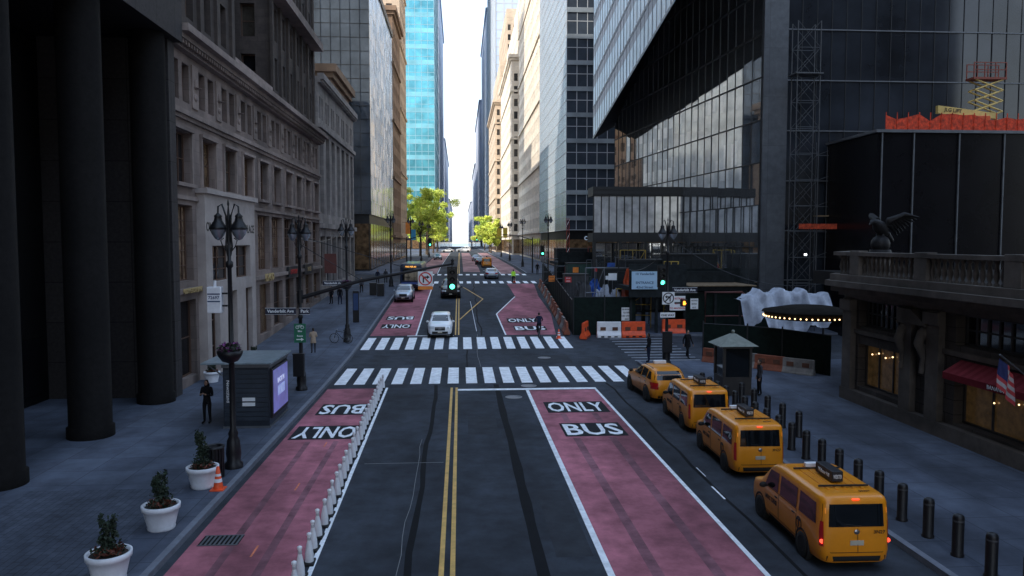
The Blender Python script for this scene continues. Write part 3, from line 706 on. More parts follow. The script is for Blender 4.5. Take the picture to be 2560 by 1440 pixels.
for x in (-.7,1.6):
    b=B(); b.M=Matrix.Translation((x,0,.35))@Matrix.Rotation(rad(90),4,'X'); b.cyl(0,0,-.65,.65,.35)
    b.M=Matrix(); b.make('wheel',rubber,rt)
# ------------------------------------------------------------------ terminal building (right)
rt=root('terminal_building','low terminal building in dark carved stone with balustraded terrace','building',(18.5,25,.15))
O=(18.5,6); GL=29.5; b=B(); b.M=fr(O,90)
hs=[(2,7,.9,2.9),(8.5,14,.9,2.9),(16.6,21.4,.8,2.7),(25.0,28.4,.9,2.9),(2,7,3.7,4.9),(8.5,14,3.7,4.9),(16.6,21.4,3.75,4.9),(25.0,28.4,3.7,4.9)]
holewall(b,0,GL,0,5.4,hs,.5)
b.M=Matrix()
e0=(18.5,6+GL); e1=(21.5,39.3)
b.add([(*e0,0),(*e1,0),(*e1,5.4),(*e0,5.4)],[(0,1,2,3)]); b.add([(*e1,0),(40,39.3,0),(40,39.3,5.4),(*e1,5.4)],[(0,1,2,3)])
b.make('wall',gctstone,rt,world=True)
wl=[((O),90,(h[0]+h[1])/2,h[2],h[1]-h[0],h[3]-h[2],.4) for h in hs]
placewins(rt,[w for w in wl if w[3]<2],dframe,(3,1),(M('shop_glass_dim_warm',(.18,.105,.04),.15,var=.98,scale=2.2,emit=.08),))
placewins(rt,[w for w in wl if w[3]>2],dframe,(8,2),(glassA,glassB))
for i in range(5):
    y=31.6+i*.55; b=B(); b.ball((18.86,y,2.45+.12*(i%2)),.035,8,0,6); b.make('shop_lamp',bulb,rt,world=True)
for i in range(3):
    y=23.3+i*1.2; b=B(); b.ball((18.86,y,1.9+.2*(i%2)),.03,8,0,6); b.make('shop_lamp',bulb,rt,world=True)
for z0,z1,e in ((4.95,5.1,.15),(5.1,5.3,.45),(5.3,5.55,.85),(5.55,5.8,1.15),(5.8,6.1,.9),(0,.7,.3),(3.35,3.55,.12),(6.98,7.14,.75)):
    bb=B()
    bb.M=fr(O,90); bb.box(0,GL,.003,e,z0,z1); bb.M=Matrix()
    d=Vector((e1[0]-e0[0],e1[1]-e0[1])).normalized(); n=Vector((-d.y,d.x)); p0=Vector(e0); p1=Vector(e1)
    a=[p0+n*.003,p1+n*.003,p1+n*e,Vector((e0[0]-e,e0[1]))]
    bb.add([(q.x,q.y,z0) for q in a]+[(q.x,q.y,z1-.002) for q in a],[(0,1,2,3),(4,5,6,7),(0,1,5,4),(1,2,6,5),(2,3,7,6),(3,0,4,7)])
    bb.make('cornice',gcttrim,rt,world=True)
for u in (1.4,7.75,15.4,22.4,24.2,29.0):
    b=B(); b.M=fr(O,90); b.box(u-.4,u+.4,.003,.28,.7,4.95); b.box(u-.5,u+.5,.28,.4,4.4,4.9); b.M=Matrix(); b.make('pilaster',gcttrim,rt,world=True,bevel=.02)
for k in range(6):
    u=2.6+k*5; b=B(); b.M=fr(O,90); b.box(u-.4,u+.4,.3,.74,6.1,7.2); b.M=Matrix(); b.make('pedestal',gcttrim,rt,world=True,bevel=.02)
bm=B(); bm.lathe([(.1,0),(.1,.08),(.05,.12),(.11,.32),(.1,.42),(.05,.7),(.09,.8),(.09,.88)],10); bal=bm.mesh('baluster',[gcttrim])
for k in range(83):
    u=.4+k*.35; q=(u-2.6)%5
    if q<.5 or q>4.5: continue
    p=fr(O,90)@Vector((u,.52,6.1)); inst('baluster',bal,rt,p-rt.location)
b=B(); b.box(18.5,40,6,39.2,5.45,6.12); b.make('terrace',blackst,rt,world=True)
for y in (29.0,30.4):
    b=B(); b.ball((18.3,y,4.0),(.22,.26,.28)); b.tube([(18.2,y,4.1),(18.05,y,3.6),(18.3,y,3.0),(18.2,y,2.4)],[.17,.19,.14,.1],8); b.make('scroll',gcttrim,rt,world=True)
b=B(); b.add([(18.1,28.6,4.3),(18.1,29.7,4.9),(18.1,30.8,4.3),(18.5,28.6,4.3),(18.5,29.7,4.9),(18.5,30.8,4.3)],[(0,1,2),(3,5,4),(0,3,4,1),(1,4,5,2),(0,2,5,3)])
b.make('carved_ornament',gcttrim,rt,world=True)
rt3=root('shop_awning','sloping dark red fabric awning over a shop window','awning',(18.4,24.7,2.6)); b=B()
n=24
for k in range(n):
    y=-2.6+k*4.8/n; b.quad((0,y,.66),(0,y+4.8/n,.66),(-.7,y+4.8/n,.24),(-.7,y,.24),k%2); b.quad((-.7,y,.24),(-.7,y+4.8/n,.24),(-.7,y+4.8/n,0),(-.7,y,0),0)
b.add([(0,2.2,.66),(-.7,2.2,.24),(-.7,2.2,0),(0,2.2,0)],[(0,1,2,3)]); b.make('canopy',[awn,M('red_awning_light',(.19,.02,.03),.85,spec=.2)],rt3)
text('BANANA',.2,signw,rt3,(-.706,-.6,.12),(rad(90),0,rad(-90)))
rt3=root('flag','striped flag with navy canton hanging from an angled pole','flag',(17.25,23.0,2.75)); b=B(); b.tube([(1.2,0,.2),(-.25,0,1.3)],.03,6); b.make('pole',dsteel,rt3)
b=B()
for k in range(9):
    a=k/9; c=(k+1)/9
    for j in range(7):
        h0=j/7*2; h1=(j+1)/7*2
        b.quad((-.25+a*.5,.1*math.sin(a*9+h0),1.25-a*.6-h0*.5),(-.25+c*.5,.1*math.sin(c*9+h0),1.25-c*.6-h0*.5),(-.25+c*.5,.1*math.sin(c*9+h1),1.25-c*.6-h1*.5),(-.25+a*.5,.1*math.sin(a*9+h1),1.25-a*.6-h1*.5),0 if k<4 and j<4 else 1+j%2)
b.make('cloth',[flagb,flagr,M('flag_white',(.4,.4,.42),.8)],rt3)
rt3=root('round_marquee','round dark marquee edged with warm light bulbs','canopy',(20.4,43.6,3.15)); b=B()
b.lathe([(2.3,0),(2.5,.1),(2.5,.32),(2.65,.36),(2.6,.46),(1.2,.72),(.1,.75)],32); b.make('canopy',M('marquee_metal',(.018,.016,.014),.95,var=.4,spec=.05),rt3)
bb=B(); bb.ball((0,0,0),.045,8); bmesh_=bb.mesh('bulb',[bulb])
for k in range(52):
    a=2*math.pi*k/52; inst('bulb',bmesh_,rt3,(2.54*math.cos(a),2.54*math.sin(a),.14))
rt3=root('eagle_statue','dark bronze eagle with raised wings on a globe','statue',(19.2,34.0,7.1),rad(-62)); b=B()
b.ball((0,0,.4),.42); b.cyl(0,0,0,.15,.5,.45,16); b.make('globe_base',bronze,rt3)
b=B(); b.tube([(0,.45,.78),(0,.15,1.0),(0,-.12,1.2),(-.02,-.38,1.38),(-.03,-.58,1.42),(-.03,-.72,1.36)],[.12,.27,.3,.18,.13,.06],12); b.tube([(-.03,-.72,1.36),(-.03,-.84,1.26)],[.06,.015],8)
b.tube([(0,.4,.85),(0,.9,.55)],[.2,.1],8)
for s in (-.12,.12): b.tube([(s,0,.85),(s,-.08,.7)],[.1,.06],8)
b.make('body',bronze,rt3)
for s in (-1,1):
    b=B()
    for k in range(9):
        t=k/8; x0=s*(.15+.15*t); z0=1.25+.25*math.sin(t*2.5); x1=s*(.35+.85*t)
        b.tube([(x0,.05+.1*t,z0),((x0+x1)/2*1.1,.3+.2*t,(z0+.9+.8*t)/2+.2),(x1,.7+.3*t,.8+.8*t)],[.13,.12,.03],6)
    b.make('wing',bronze,rt3)
b=B(); b.cyl(0,0,-1.0,0,.55,.5,16); b.make('pedestal',gcttrim,rt3)
# ------------------------------------------------------------------ vehicles
def surf(rings):
    def pr(z):
        if z<=rings[0][0]: return rings[0][1:]
        for a,c in zip(rings,rings[1:]):
            if z<=c[0]:
                t=(z-a[0])/(c[0]-a[0]); return tuple(a[i]+(c[i]-a[i])*t for i in range(1,5))
        return rings[-1][1:]
    def side(s,y,z,off=0):
        yr,yf,w,n=pr(z); yc=(yr+yf)/2; h=(yf-yr)/2; q=min(.975,abs((y-yc)/h)); return (s*(w*(1-q**n)**(1/n)+off),y,z)
    def end(s,x,z,off=0):
        yr,yf,w,n=pr(z); yc=(yr+yf)/2; h=(yf-yr)/2; x=max(-.95*w,min(.95*w,x)); q=abs(x/w); return (x,yc+s*(h*(1-q**n)**(1/n)+off),z)
    return side,end
def patch(b,f,s,cs,off,mi=0,nu=8,nv=4):
    vs=[];fs=[]
    for j in range(nv+1):
        for i in range(nu+1):
            u=i/nu; v=j/nv
            p=[(cs[0][k]*(1-u)+cs[1][k]*u)*(1-v)+(cs[3][k]*(1-u)+cs[2][k]*u)*v for k in (0,1)]
            vs.append(f(s,p[0],p[1],off))
    for j in range(nv):
        for i in range(nu): fs.append((j*(nu+1)+i,j*(nu+1)+i+1,(j+1)*(nu+1)+i+1,(j+1)*(nu+1)+i))
    b.add(vs,fs,mi,True)
def rect(a,c,d,e): return ((a,d),(c,d),(c,e),(a,e))
VAN=[(.22,-2.30,2.25,.80,9),(.30,-2.36,2.34,.85,9),(.50,-2.37,2.37,.865,10),(.80,-2.35,2.34,.868,10),(.95,-2.34,2.24,.865,10),(1.03,-2.33,2.0,.86,10),(1.08,-2.32,1.70,.855,11),(1.42,-2.29,1.25,.83,12),(1.66,-2.27,.95,.81,12),(1.75,-2.23,.78,.79,11),(1.80,-2.15,.6,.74,10),(1.83,-2.03,.45,.66,9)]
SUV=[(.25,-2.2,2.15,.84,6),(.38,-2.3,2.28,.91,6),(.6,-2.33,2.32,.935,6),(.85,-2.33,2.27,.935,6),(.97,-2.3,2.08,.92,5),(1.05,-2.27,1.35,.90,6),(1.10,-2.25,1.05,.885,6),(1.35,-2.1,.58,.80,6),(1.54,-1.85,.15,.715,6),(1.61,-1.65,-.15,.64,5),(1.64,-1.4,-.4,.5,4)]
SEDAN=[(.2,-2.25,2.2,.82,6),(.35,-2.33,2.33,.89,6),(.6,-2.36,2.36,.91,6),(.82,-2.33,2.22,.905,5),(.92,-2.25,1.5,.89,5),(.98,-1.95,1.1,.87,6),(1.22,-1.4,.5,.76,6),(1.37,-1.0,.1,.67,6),(1.43,-.7,-.2,.55,4)]
def vehicle(name,label,cat,rings,paint,wheels,wr,side_wins,door_list,ws,rw,loc,rz,lit=False,roof=None,group=None,hl=None,tl=None,plate=True,extra=None):
    rt=root(name,label,cat,loc,rz,group); side,end=surf(rings)
    b=B(); n=64; vs=[];fs=[]
    for z,yr,yf,w,e in rings:
        yc=(yr+yf)/2; h=(yf-yr)/2
        for i in range(n):
            a=2*math.pi*(i+.5)/n; c,s=math.cos(a),math.sin(a)
            vs.append((w*math.copysign(abs(c)**(2/e),c),yc+h*math.copysign(abs(s)**(2/e),s),z))
    for j in range(len(rings)-1):
        for i in range(n): fs.append((j*n+i,j*n+(i+1)%n,(j+1)*n+(i+1)%n,(j+1)*n+i))
    k=(len(rings)-1)*n; b.add(vs,fs,0,True); b.add(vs[:n],[tuple(range(n))],1)
    yc=(rings[-1][1]+rings[-1][2])/2
    b.add([(v[0],v[1],v[2]) for v in vs[k:]]+[(0,yc,rings[-1][0]+.012)],[(i,(i+1)%n,n) for i in range(n)],0,True)
    W=max(r[3] for r in rings)
    for wy in wheels:
        for s in (-1,1):
            b.M=Matrix.Translation((s*(W-.06),wy,wr))@Matrix.Rotation(rad(90)*s,4,'Y'); b.lathe([(wr+.08,-.05),(wr+.08,.067),(wr+.03,.067),(wr+.03,.0)],24,1); b.M=Matrix()
    patch(b,end,1,rect(-W*.8,W*.8,.28,.48),.006,1); patch(b,end,-1,rect(-W*.8,W*.8,.26,.40),.006,1)
    for s in (-1,1): patch(b,side,s,rect(-W*1.0,W*1.0,.23,.34),.006,1)
    o=b.make('body',[paint,rubber],rt)
    try: o.data.set_sharp_from_angle(angle=rad(40))
    except Exception: pass
    wm=B(); wm.M=Matrix.Rotation(rad(90),4,'Y'); wm.lathe([(wr*.6,-.11),(wr*.95,-.11),(wr,-.07),(wr,.07),(wr*.95,.11),(wr*.6,.11)],24); tm=wm.mesh('wheel',[rubber])
    rm=B(); rm.M=Matrix.Rotation(rad(90),4,'Y'); rm.lathe([(wr*.62,-.1),(wr*.62,.1),(wr*.5,.112),(wr*.46,.07),(.06,.09),(.01,.1)],20)
    rmm=rm.mesh('rim',[chrome if name!='taxi' else M('dark_rim',(.03,.03,.032),.5,metal=.5)])
    for wy in wheels:
        for s in (-1,1):
            w=inst('wheel',tm,rt,(s*(W-.09),wy,wr),(0,0,0 if s>0 else math.pi)); inst('rim',rmm,w,(0,0,0))
    for q in side_wins:
        for s in (-1,1):
            b=B(); patch(b,side,s,q,.009); b.make('side_window',carglass,rt)
    b=B(); patch(b,end,1,ws,.008,0,10,6); b.make('windscreen',carglass,rt)
    b=B(); patch(b,end,-1,rw,.008,0,10,6); b.make('rear_window',carglass,rt)
    for q in door_list:
        for s in (-1,1):
            b=B(); patch(b,side,s,rect(q[0]-.015,q[1]+.015,q[2]-.015,q[3]+.015),.003,1); patch(b,side,s,rect(*q),.0055,0)
            hy=q[0]+.15; p=side(s,hy,q[3]-.12,.02); b.box(min(p[0],p[0]-s*.02),max(p[0],p[0]-s*.02),hy-.08,hy+.08,p[2]-.015,p[2]+.015,1)
            b.make('door',[paint,rubber],rt)
    hl=hl or (.45,.84,.68,.86); tl=tl or (.62,.83,.7,1.0)
    for s in (-1,1):
        b=B(); patch(b,end,1,rect(*sorted((s*W*hl[0],s*W*hl[1]*1.12)),hl[2],hl[3]),.012); b.make('headlight',headl,rt)
        b=B(); patch(b,end,-1,rect(*sorted((s*W*tl[0],s*W*tl[1]*1.12)),tl[2],tl[3]),.012); b.make('tail_light',redl,rt)
        if lit:
            b=B(); b.M=Matrix.Translation((s*W*.90,end(-1,W*.9,.8)[1]-.01,tl[2]+.12))@Matrix.Rotation(rad(90),4,'X'); b.cyl(0,0,-.02,.02,.05,n=12); b.M=Matrix(); b.make('brake_lamp',redlit,rt)
        yy=1.0 if rings is not SEDAN else .75; zz=1.05 if rings is not SEDAN else .95; p=side(s,yy,zz)
        b=B(); b.ball((p[0]+s*.12,yy,zz+.05),(.11,.06,.08),8,0,6); b.box(min(p[0],p[0]+s*.08),max(p[0],p[0]+s*.08),yy-.02,yy+.02,zz,zz+.04); b.make('wing_mirror',rubber if name=='taxi' else paint,rt)
    b=B(); patch(b,end,1,rect(-W*.4,W*.4,.55,.8),.01,0); b.make('grille',rubber,rt)
    b=B(); y=end(1,0,.6)[1]; b.box(-.16,.16,y+.01,y+.02,.38,.48); b.make('number_plate',carwhite,rt)
    if plate:
        y=end(-1,0,.8)[1]; b=B(); b.box(-.16,.16,y-.02,y-.008,.66,.78); b.make('number_plate',carwhite,rt)
    if extra: extra(rt,side,end)
    return rt
def taxix(rt,side,end):
    for x in (-.42,-.21,0,.21,.42):
        b=B(); b.box(x-.03,x+.03,-1.75,.25,1.828,1.855); b.make('roof_rib',taxi_y,rt,bevel=.008)
    b=B(); b.box(-.14,.14,-1.3,-.35,1.87,2.14); b.make('advert_box',signk,rt,bevel=.02)
    text('WEBSTER',.14,signw,rt,(0,-1.307,2.0),(rad(90),0,0),sx=.35); text('Webster Hall',.14,signw,rt,(-.146,-.85,2.0),(rad(90),0,rad(-90)),sx=.8)
    b=B(); b.box(-.22,.22,.05,.2,1.85,1.97); b.make('roof_light',whitepl,rt,bevel=.02)
    for y in (-.12,-1.62): b=B(); b.box(-.6,.6,y,y+.04,1.86,1.90); b.make('roof_bar',rubber,rt)
    for s in (-1,1):
        b=B(); b.M=Matrix.Translation((s*.874,-1.15,.78))@Matrix.Rotation(rad(90)*s,4,'Y'); b.ring(.17,.135,.006); b.M=Matrix(); b.make('emblem',signk,rt)
        text('T',.28,signk,rt,(s*.878,-1.15,.78),(rad(90),0,rad(90)*s),off=.006); text('NYC TAXI',.17,signk,rt,(s*.882,.68,.78),(rad(90),0,rad(90)*s),off=.004)
    b=B(); patch(b,end,-1,rect(.014,.026,.5,1.06),.012,0,1,6); b.make('rear_door_seam',rubber,rt)
    b=B(); patch(b,end,-1,rect(-.80,.80,.485,.50),.012,0,8,1); b.make('bumper_seam',rubber,rt)
    text('3N27',.12,signk,rt,(.52,-2.37,.98),(rad(90),0,0)); text('3N27',.12,signk,rt,(.35,-1.95,1.849),(0,0,0))
    b=B(); b.ball((0,-2.345,.98),(.07,.02,.06),12,0,6); b.make('badge',chrome,rt)
    b=B(); b.tube([(.1,-2.34,1.12),(-.3,-2.33,1.17)],.012,5); b.make('rear_wiper',rubber,rt)
    b=B(); b.box(-.08,.08,-2.26,-2.23,1.74,1.755); b.make('brake_lamp',redlit,rt)
    for s in (-1,1):
        b=B(); patch(b,end,-1,rect(s*.72-.012,s*.72+.012,1.42,1.55),.014,0,1,2); b.make('window_reflector',amberr,rt)
def mkvan(label,loc,rz,lit=False):
    r=vehicle('taxi',label,'taxi',VAN,taxi_y,(-1.35,1.50),.32,
     [((.25,1.10),(1.15,1.10),(.88,1.58),(.25,1.62)),((-.95,1.10),(.12,1.10),(.12,1.62),(-.95,1.62)),((-2.05,1.10),(-1.1,1.10),(-1.1,1.62),(-2.0,1.60))],
     [(.2,1.15,.4,1.07),(-.95,.16,.4,1.07)],((-.74,1.12),(.74,1.12),(.70,1.62),(-.70,1.62)),((-.79,1.10),(.79,1.10),(.76,1.64),(-.76,1.64)),loc,rz,lit,group='yellow taxis queued along the kerb',extra=taxix,tl=(.87,.84,.62,1.22))
    r.scale=(1,.95,.96); return r
v1=mkvan('yellow taxi van with roof advert and lit brake lights',(9.12,18.95,0),rad(-1),True)
v2=mkvan('yellow taxi van with dark rear window queued at kerb',(9.62,25.9,0),rad(-1),False)
v3=cptree(v2,(9.88,31.7,0),rad(-1),'yellow taxi van with roof advert queued at kerb')
SW=[((-.45,1.1),(.75,1.1),(.35,1.45),(-.45,1.52)),((-1.35,1.1),(-.55,1.1),(-.55,1.52),(-1.3,1.5)),((-1.95,1.12),(-1.45,1.12),(-1.45,1.48),(-1.75,1.42))]
SD=[(-.5,.9,.35,1.06),(-1.4,-.55,.35,1.06)]
def taxis(rt,side,end):
    b=B(); b.box(-.3,.3,-.75,-.55,1.66,1.82); b.make('roof_light',whitepl,rt,bevel=.02)
    for s in (-1,1): b=B(); b.tube([(s*.62,-1.6,1.6),(s*.62,-.3,1.62)],.02,6); b.make('roof_rail',rubber,rt)
def mksuv(name,label,cat,paint,loc,rz,sc=(1,1,1),extra=None,group=None,tl=None):
    rr=[(z*sc[2],a*sc[1],c*sc[1],w*sc[0],n) for z,a,c,w,n in SUV]; f=lambda q:tuple((y*sc[1],z*sc[2]) for y,z in q)
    return vehicle(name,label,cat,rr,paint,(-1.42*sc[1],1.42*sc[1]),.36,[f(q) for q in SW],[(a*sc[1],c*sc[1],d,e*sc[2]) for a,c,d,e in SD],
     tuple((x*sc[0],z*sc[2]) for x,z in ((-.76,1.13),(.76,1.13),(.64,1.52),(-.64,1.52))),tuple((x*sc[0],z*sc[2]) for x,z in ((-.74,1.12),(.74,1.12),(.62,1.5),(-.62,1.5))),loc,rz,extra=extra,group=group,tl=tl)
mksuv('taxi','yellow taxi crossover at the head of the queue','taxi',taxi_y,(9.7,37.4,0),rad(3),extra=taxis,group='yellow taxis queued along the kerb')
def merc(rt,side,end):
    y=end(1,0,.68)[1]
    b=B(); b.M=Matrix.Translation((0,y+.02,.68))@Matrix.Rotation(rad(90),4,'X'); b.ring(.1,.08,.012,20)
    for k in range(3):
        a=rad(90+120*k); b.tube([(0,0,0),(.09*math.cos(a),.09*math.sin(a),0)],.008,5)
    b.M=Matrix(); b.make('badge',chrome,rt)
    for z in (.6,.7,.76): b=B(); b.box(-.34,.34,y-.0,y+.018,z,z+.012); b.make('grille_bar',chrome,rt)
mksuv('car','white luxury crossover driving towards the crosswalk','car',whitepaint,(-1.5,58.8,zr(58.8)-.01),math.pi,extra=merc)
mksuv('car','large black utility vehicle driving down the street','car',blackpaint,(-1.0,82.6,zr(82.6)-.02),math.pi,(1.1,1.12,1.15))
mksuv('car','silver crossover parked in the bus lane','car',silver,(-5.7,79.4,zr(79.4)-.02),math.pi)
def mksed(label,paint,loc,rz): 
    return vehicle('car',label,'car',SEDAN,paint,(-1.4,1.42),.32,[((-.3,.99),(.85,.99),(.45,1.3),(-.3,1.36)),((-1.35,.99),(-.4,.99),(-.4,1.36),(-1.0,1.3))],[(-.35,.9,.3,.95),(-1.25,-.4,.3,.95)],
     ((-.72,1.0),(.72,1.0),(.62,1.34),(-.62,1.34)),((-.72,1.0),(.72,1.0),(.6,1.33),(-.6,1.33)),loc,rz,tl=(.5,.83,.68,.85))
mksed('silver sedan driving away',silver,(4.3,106.5,zr(106.5)),0)
mksed('white sedan crossing the far junction',whitepaint,(-4.5,287,zr(287)),rad(90))
mksed('dark sedan parked by the far kerb',blackpaint,(3.9,150,zr(150)),0)
mksed('silver sedan coming down the far lane',silver,(-5.2,182,zr(182)),math.pi)
mksed('grey sedan parked further along the far kerb',silver,(3.6,172,zr(172)),0)
cptree(v2,(4.7,137,zr(137)),0,'yellow taxi van driving away in the distance')
mksuv('car','white delivery crossover crossing the far junction','car',whitepaint,(1.3,288,zr(288)),rad(90),(1.05,1.2,1.3))
BUS=[(.3,-5.9,5.85,1.22,16),(.45,-6,5.97,1.27,16),(1.2,-6,6,1.28,16),(2.4,-6,5.95,1.27,16),(2.9,-5.95,5.85,1.24,14),(3.05,-5.8,5.7,1.12,12)]
def busx(rt,side,end):
    b=B(); patch(b,end,1,rect(-1.0,1.0,2.55,2.85),.02); b.make('destination_sign',signk,rt)
    text('M42 PIER 83',.26,amber,rt,(0,6.02,2.7),(rad(90),0,math.pi),sx=.9)
    b=B(); b.box(-1.1,1.1,5.98,6.03,.75,.95); b.make('front_stripe',M('bus_blue',(.03,.08,.3),.4),rt)
vehicle('bus','dark blue city bus with amber destination sign','bus',BUS,M('bus_paint',(.012,.022,.055),.3,coat=.4),(-3.4,3.6),.48,[rect(-5.2,-3.2,1.4,2.45),rect(-3,-1,1.4,2.45),rect(-.8,1.2,1.4,2.45),rect(1.4,3.4,1.4,2.45)],[(4.2,5.4,.5,2.5)],rect(-1.15,1.15,1.15,2.5),rect(-.9,.9,1.5,2.4),(-5.55,93.2,zr(90)),math.pi,extra=busx,plate=False)
# ------------------------------------------------------------------ people
def person(label,loc,rz,h=1.75,top=clk,bot=clk,pose='stand',hood=False,group=None,shoe=clk):
    rt=root('person',label,'person',loc,rz); S=h/1.75
    J={'pel':(0,0,.95),'sp':(0,0,1.15),'ch':(0,.0,1.36),'nk':(0,.0,1.49),'hd':(0,.02,1.58)}
    st=.16 if pose=='walk' else .02
    for s,n in ((-1,'l'),(1,'r')):
        d=st*s
        J['hip'+n]=(s*.1,0,.88); J['kn'+n]=(s*.11,d+.04 if pose=='walk' else .02,.5); J['an'+n]=(s*.11,d*1.5-.02,.09 + (.04 if pose=='walk' and d<0 else 0)); J['to'+n]=(s*.13,d*1.5+.17,.045)
        J['sh'+n]=(s*.18,0,1.42)
        if pose in('phone','front'): J['el'+n]=(s*.25,.02,1.14); J['wr'+n]=(s*.12,.26,1.2); J['pa'+n]=(s*.07,.31,1.24)
        elif pose=='bike': J['el'+n]=(s*.27,.18,1.2); J['wr'+n]=(s*.24,.42,1.08); J['pa'+n]=(s*.23,.49,1.05)
        else: J['el'+n]=(s*.24,-.03-d*.5,1.14); J['wr'+n]=(s*.25,.06-d,.9); J['pa'+n]=(s*.245,.08-d,.82)
        if pose=='bike': J['kn'+n]=(s*.12,.32,.72 if s<0 else .86); J['an'+n]=(s*.12,.12,.28 if s<0 else .48); J['to'+n]=(s*.13,.28,.24 if s<0 else .44)
    if pose=='bike':
        for k in ('ch','nk','hd','shl','shr'): p=J[k]; J[k]=(p[0],p[1]+.14+(.1 if k=='hd' else 0),p[2]-.03)
    ks=list(J); ix={k:i for i,k in enumerate(ks)}
    E=[('pel','sp'),('sp','ch'),('ch','nk'),('nk','hd')]
    for n in 'lr': E+=[('pel','hip'+n),('hip'+n,'kn'+n),('kn'+n,'an'+n),('an'+n,'to'+n),('ch','sh'+n),('sh'+n,'el'+n),('el'+n,'wr'+n),('wr'+n,'pa'+n)]
    RR={'pel':(.15,.11),'sp':(.14,.1),'ch':(.165,.115),'nk':(.06,.06),'hd':(.055,.055),'hip':(.105,.1),'kn':(.068,.068),'an':(.045,.05),'to':(.045,.035),'sh':(.075,.075),'el':(.05,.05),'wr':(.034,.034),'pa':(.04,.022)}
    me=bpy.data.meshes.new('body'); me.from_pydata([tuple(c*S for c in J[k]) for k in ks],[(ix[a],ix[c]) for a,c in E],[])
    o=bpy.data.objects.new('b',me); COL.objects.link(o); o.modifiers.new('s','SKIN'); sd=me.skin_vertices[0].data
    for k in ks:
        key=k if k in RR else k[:-1]; sd[ix[k]].radius=(RR[key][0]*S*1.0,RR[key][1]*S)
    sd[0].use_root=True
    o.modifiers.new('u','SUBSURF').levels=1
    bpy.context.view_layer.update()
    me2=bpy.data.meshes.new_from_object(o.evaluated_get(bpy.context.evaluated_depsgraph_get())); bpy.data.objects.remove(o)
    b=B(); vs=[tuple(v.co) for v in me2.vertices]
    pas=[Vector(J['pal'])*S,Vector(J['par'])*S]
    for p in me2.polygons:
        c=p.center; z=c.z/S
        arm=abs(c.x)/S>.19 and z>.75
        mi=0
        if min((c-q).length for q in pas)<.06*S: mi=2
        elif z>1.5: mi=2
        elif z<.1 and pose!='bike': mi=3
        elif z<.93 and not arm: mi=1
        b.add([vs[i] for i in p.vertices],[tuple(range(len(p.vertices)))],mi,True)
    for n,s in (('l',-1),('r',1)):
        pa=Vector(J['pa'+n]); wr_=Vector(J['wr'+n]); d=(pa-wr_).normalized(); sd_=Vector((0,1,0)) if abs(d.y)<.6 else Vector((1,0,0)); cr=d.cross(sd_).normalized()
        for k in range(4):
            ln=(.07,.085,.08,.062)[k]; q=pa+sd_*((k-1.5)*.02)+d*.01
            b.tube([tuple(q*S),tuple((q+d*ln*.55)*S),tuple((q+d*ln*.9+cr*.02*s)*S)],[.0105*S,.0095*S,.007*S],5,2)
        q=pa+sd_*.03-d*.03; b.tube([tuple(q*S),tuple((q+sd_*.03+d*.03)*S),tuple((q+sd_*.035+d*.06)*S)],[.012*S,.011*S,.008*S],5,2)
    hx,hy,hz=[c*S for c in J['hd']]; hz+=.06*S
    b.ball((hx,hy+.01,hz),(.073*S,.09*S,.112*S),14,2,10); b.tube([(hx,hy+.09*S,hz+.01*S),(hx,hy+.115*S,hz-.02*S)],[.008*S,.014*S],6,2)
    b.ball((hx,hy+.07*S,hz-.06*S),(.04*S,.03*S,.03*S),8,2,6)
    for s in (-1,1): b.ball((hx+s*.073*S,hy,hz-.005*S),(.012*S,.022*S,.032*S),6,2,5)
    b.make('body',[top,bot,skin,shoe],rt)
    b=B()
    for s in (-1,1): b.ball((hx+s*.03*S,hy+.089*S,hz+.012*S),.009*S,6,0,4)
    b.make('eye',signk,rt)
    b=B(); b.ball((hx,hy-.012*S,hz+.02*S),(.08*S,.093*S,.108*S),14,0,10)
    if hood: b.tube([(hx,hy-.03*S,hz),(hx,hy-.06*S,hz-.14*S)],[.09*S,.11*S],10,0)
    else: b.ball((hx,hy-.05*S,hz-.04*S),(.065*S,.05*S,.08*S),10,0,8)
    b.make('hood' if hood else 'hair',top if hood else hairm,rt)
    if top is clt or pose=='walk' and h>1.8:
        b=B(); b.lathe([(.2*S,.72*S),(.19*S,.85*S),(.165*S,1.05*S),(.16*S,1.15*S)],14,cap=False); b.make('coat_skirt',top,rt)
    return rt
def gp(x,y,pv=True): return (x,y,zr(y)+(.15 if pv else .0))
person('man in black hooded coat walking with hands in front',gp(-10.4,32),rad(170),1.8,clk,clk,'phone',hood=True)
person('woman in tan coat standing looking at her phone',gp(-9.6,50.7),rad(20),1.66,clt,clg,'phone')
person('man in dark jacket standing at the kerb',gp(11.5,46),rad(60),1.8,clk,cln)
person('person in black coat walking over the crosswalk',gp(14.6,48.3,False),rad(200),1.82,clk,clk,'walk')
person('person in dark coat walking on the pavement',gp(-10.8,85),rad(180),1.7,clg,clk,'walk')
person('person in dark clothes walking near shop windows',gp(-11.6,75),rad(0),1.75,clk,cln,'walk')
person('person in black beside a shop entrance',gp(-12.5,75.5),rad(150),1.75,clk,clk)
person('person in dark clothes far along the pavement',gp(-10.2,96),rad(180),1.75,cln,clk,'walk')
person('person with grey jacket far along the pavement',gp(-9.3,97),rad(0),1.75,clg,clk,'walk')
person('person in dark clothes waiting beside the booth',gp(14.5,36.1),rad(90),1.75,clg,clk)
person('worker in hi-vis vest standing in the road',(6.8,98,zr(98)),rad(0),1.75,clv,clk)
person('person in dark coat on far pavement',gp(11.3,112),rad(180),1.75,clk,clk,'walk')
person('cyclist in navy jacket riding away',(5.9,57.0,zr(57)+.12),0,1.75,cln,clk,'bike')
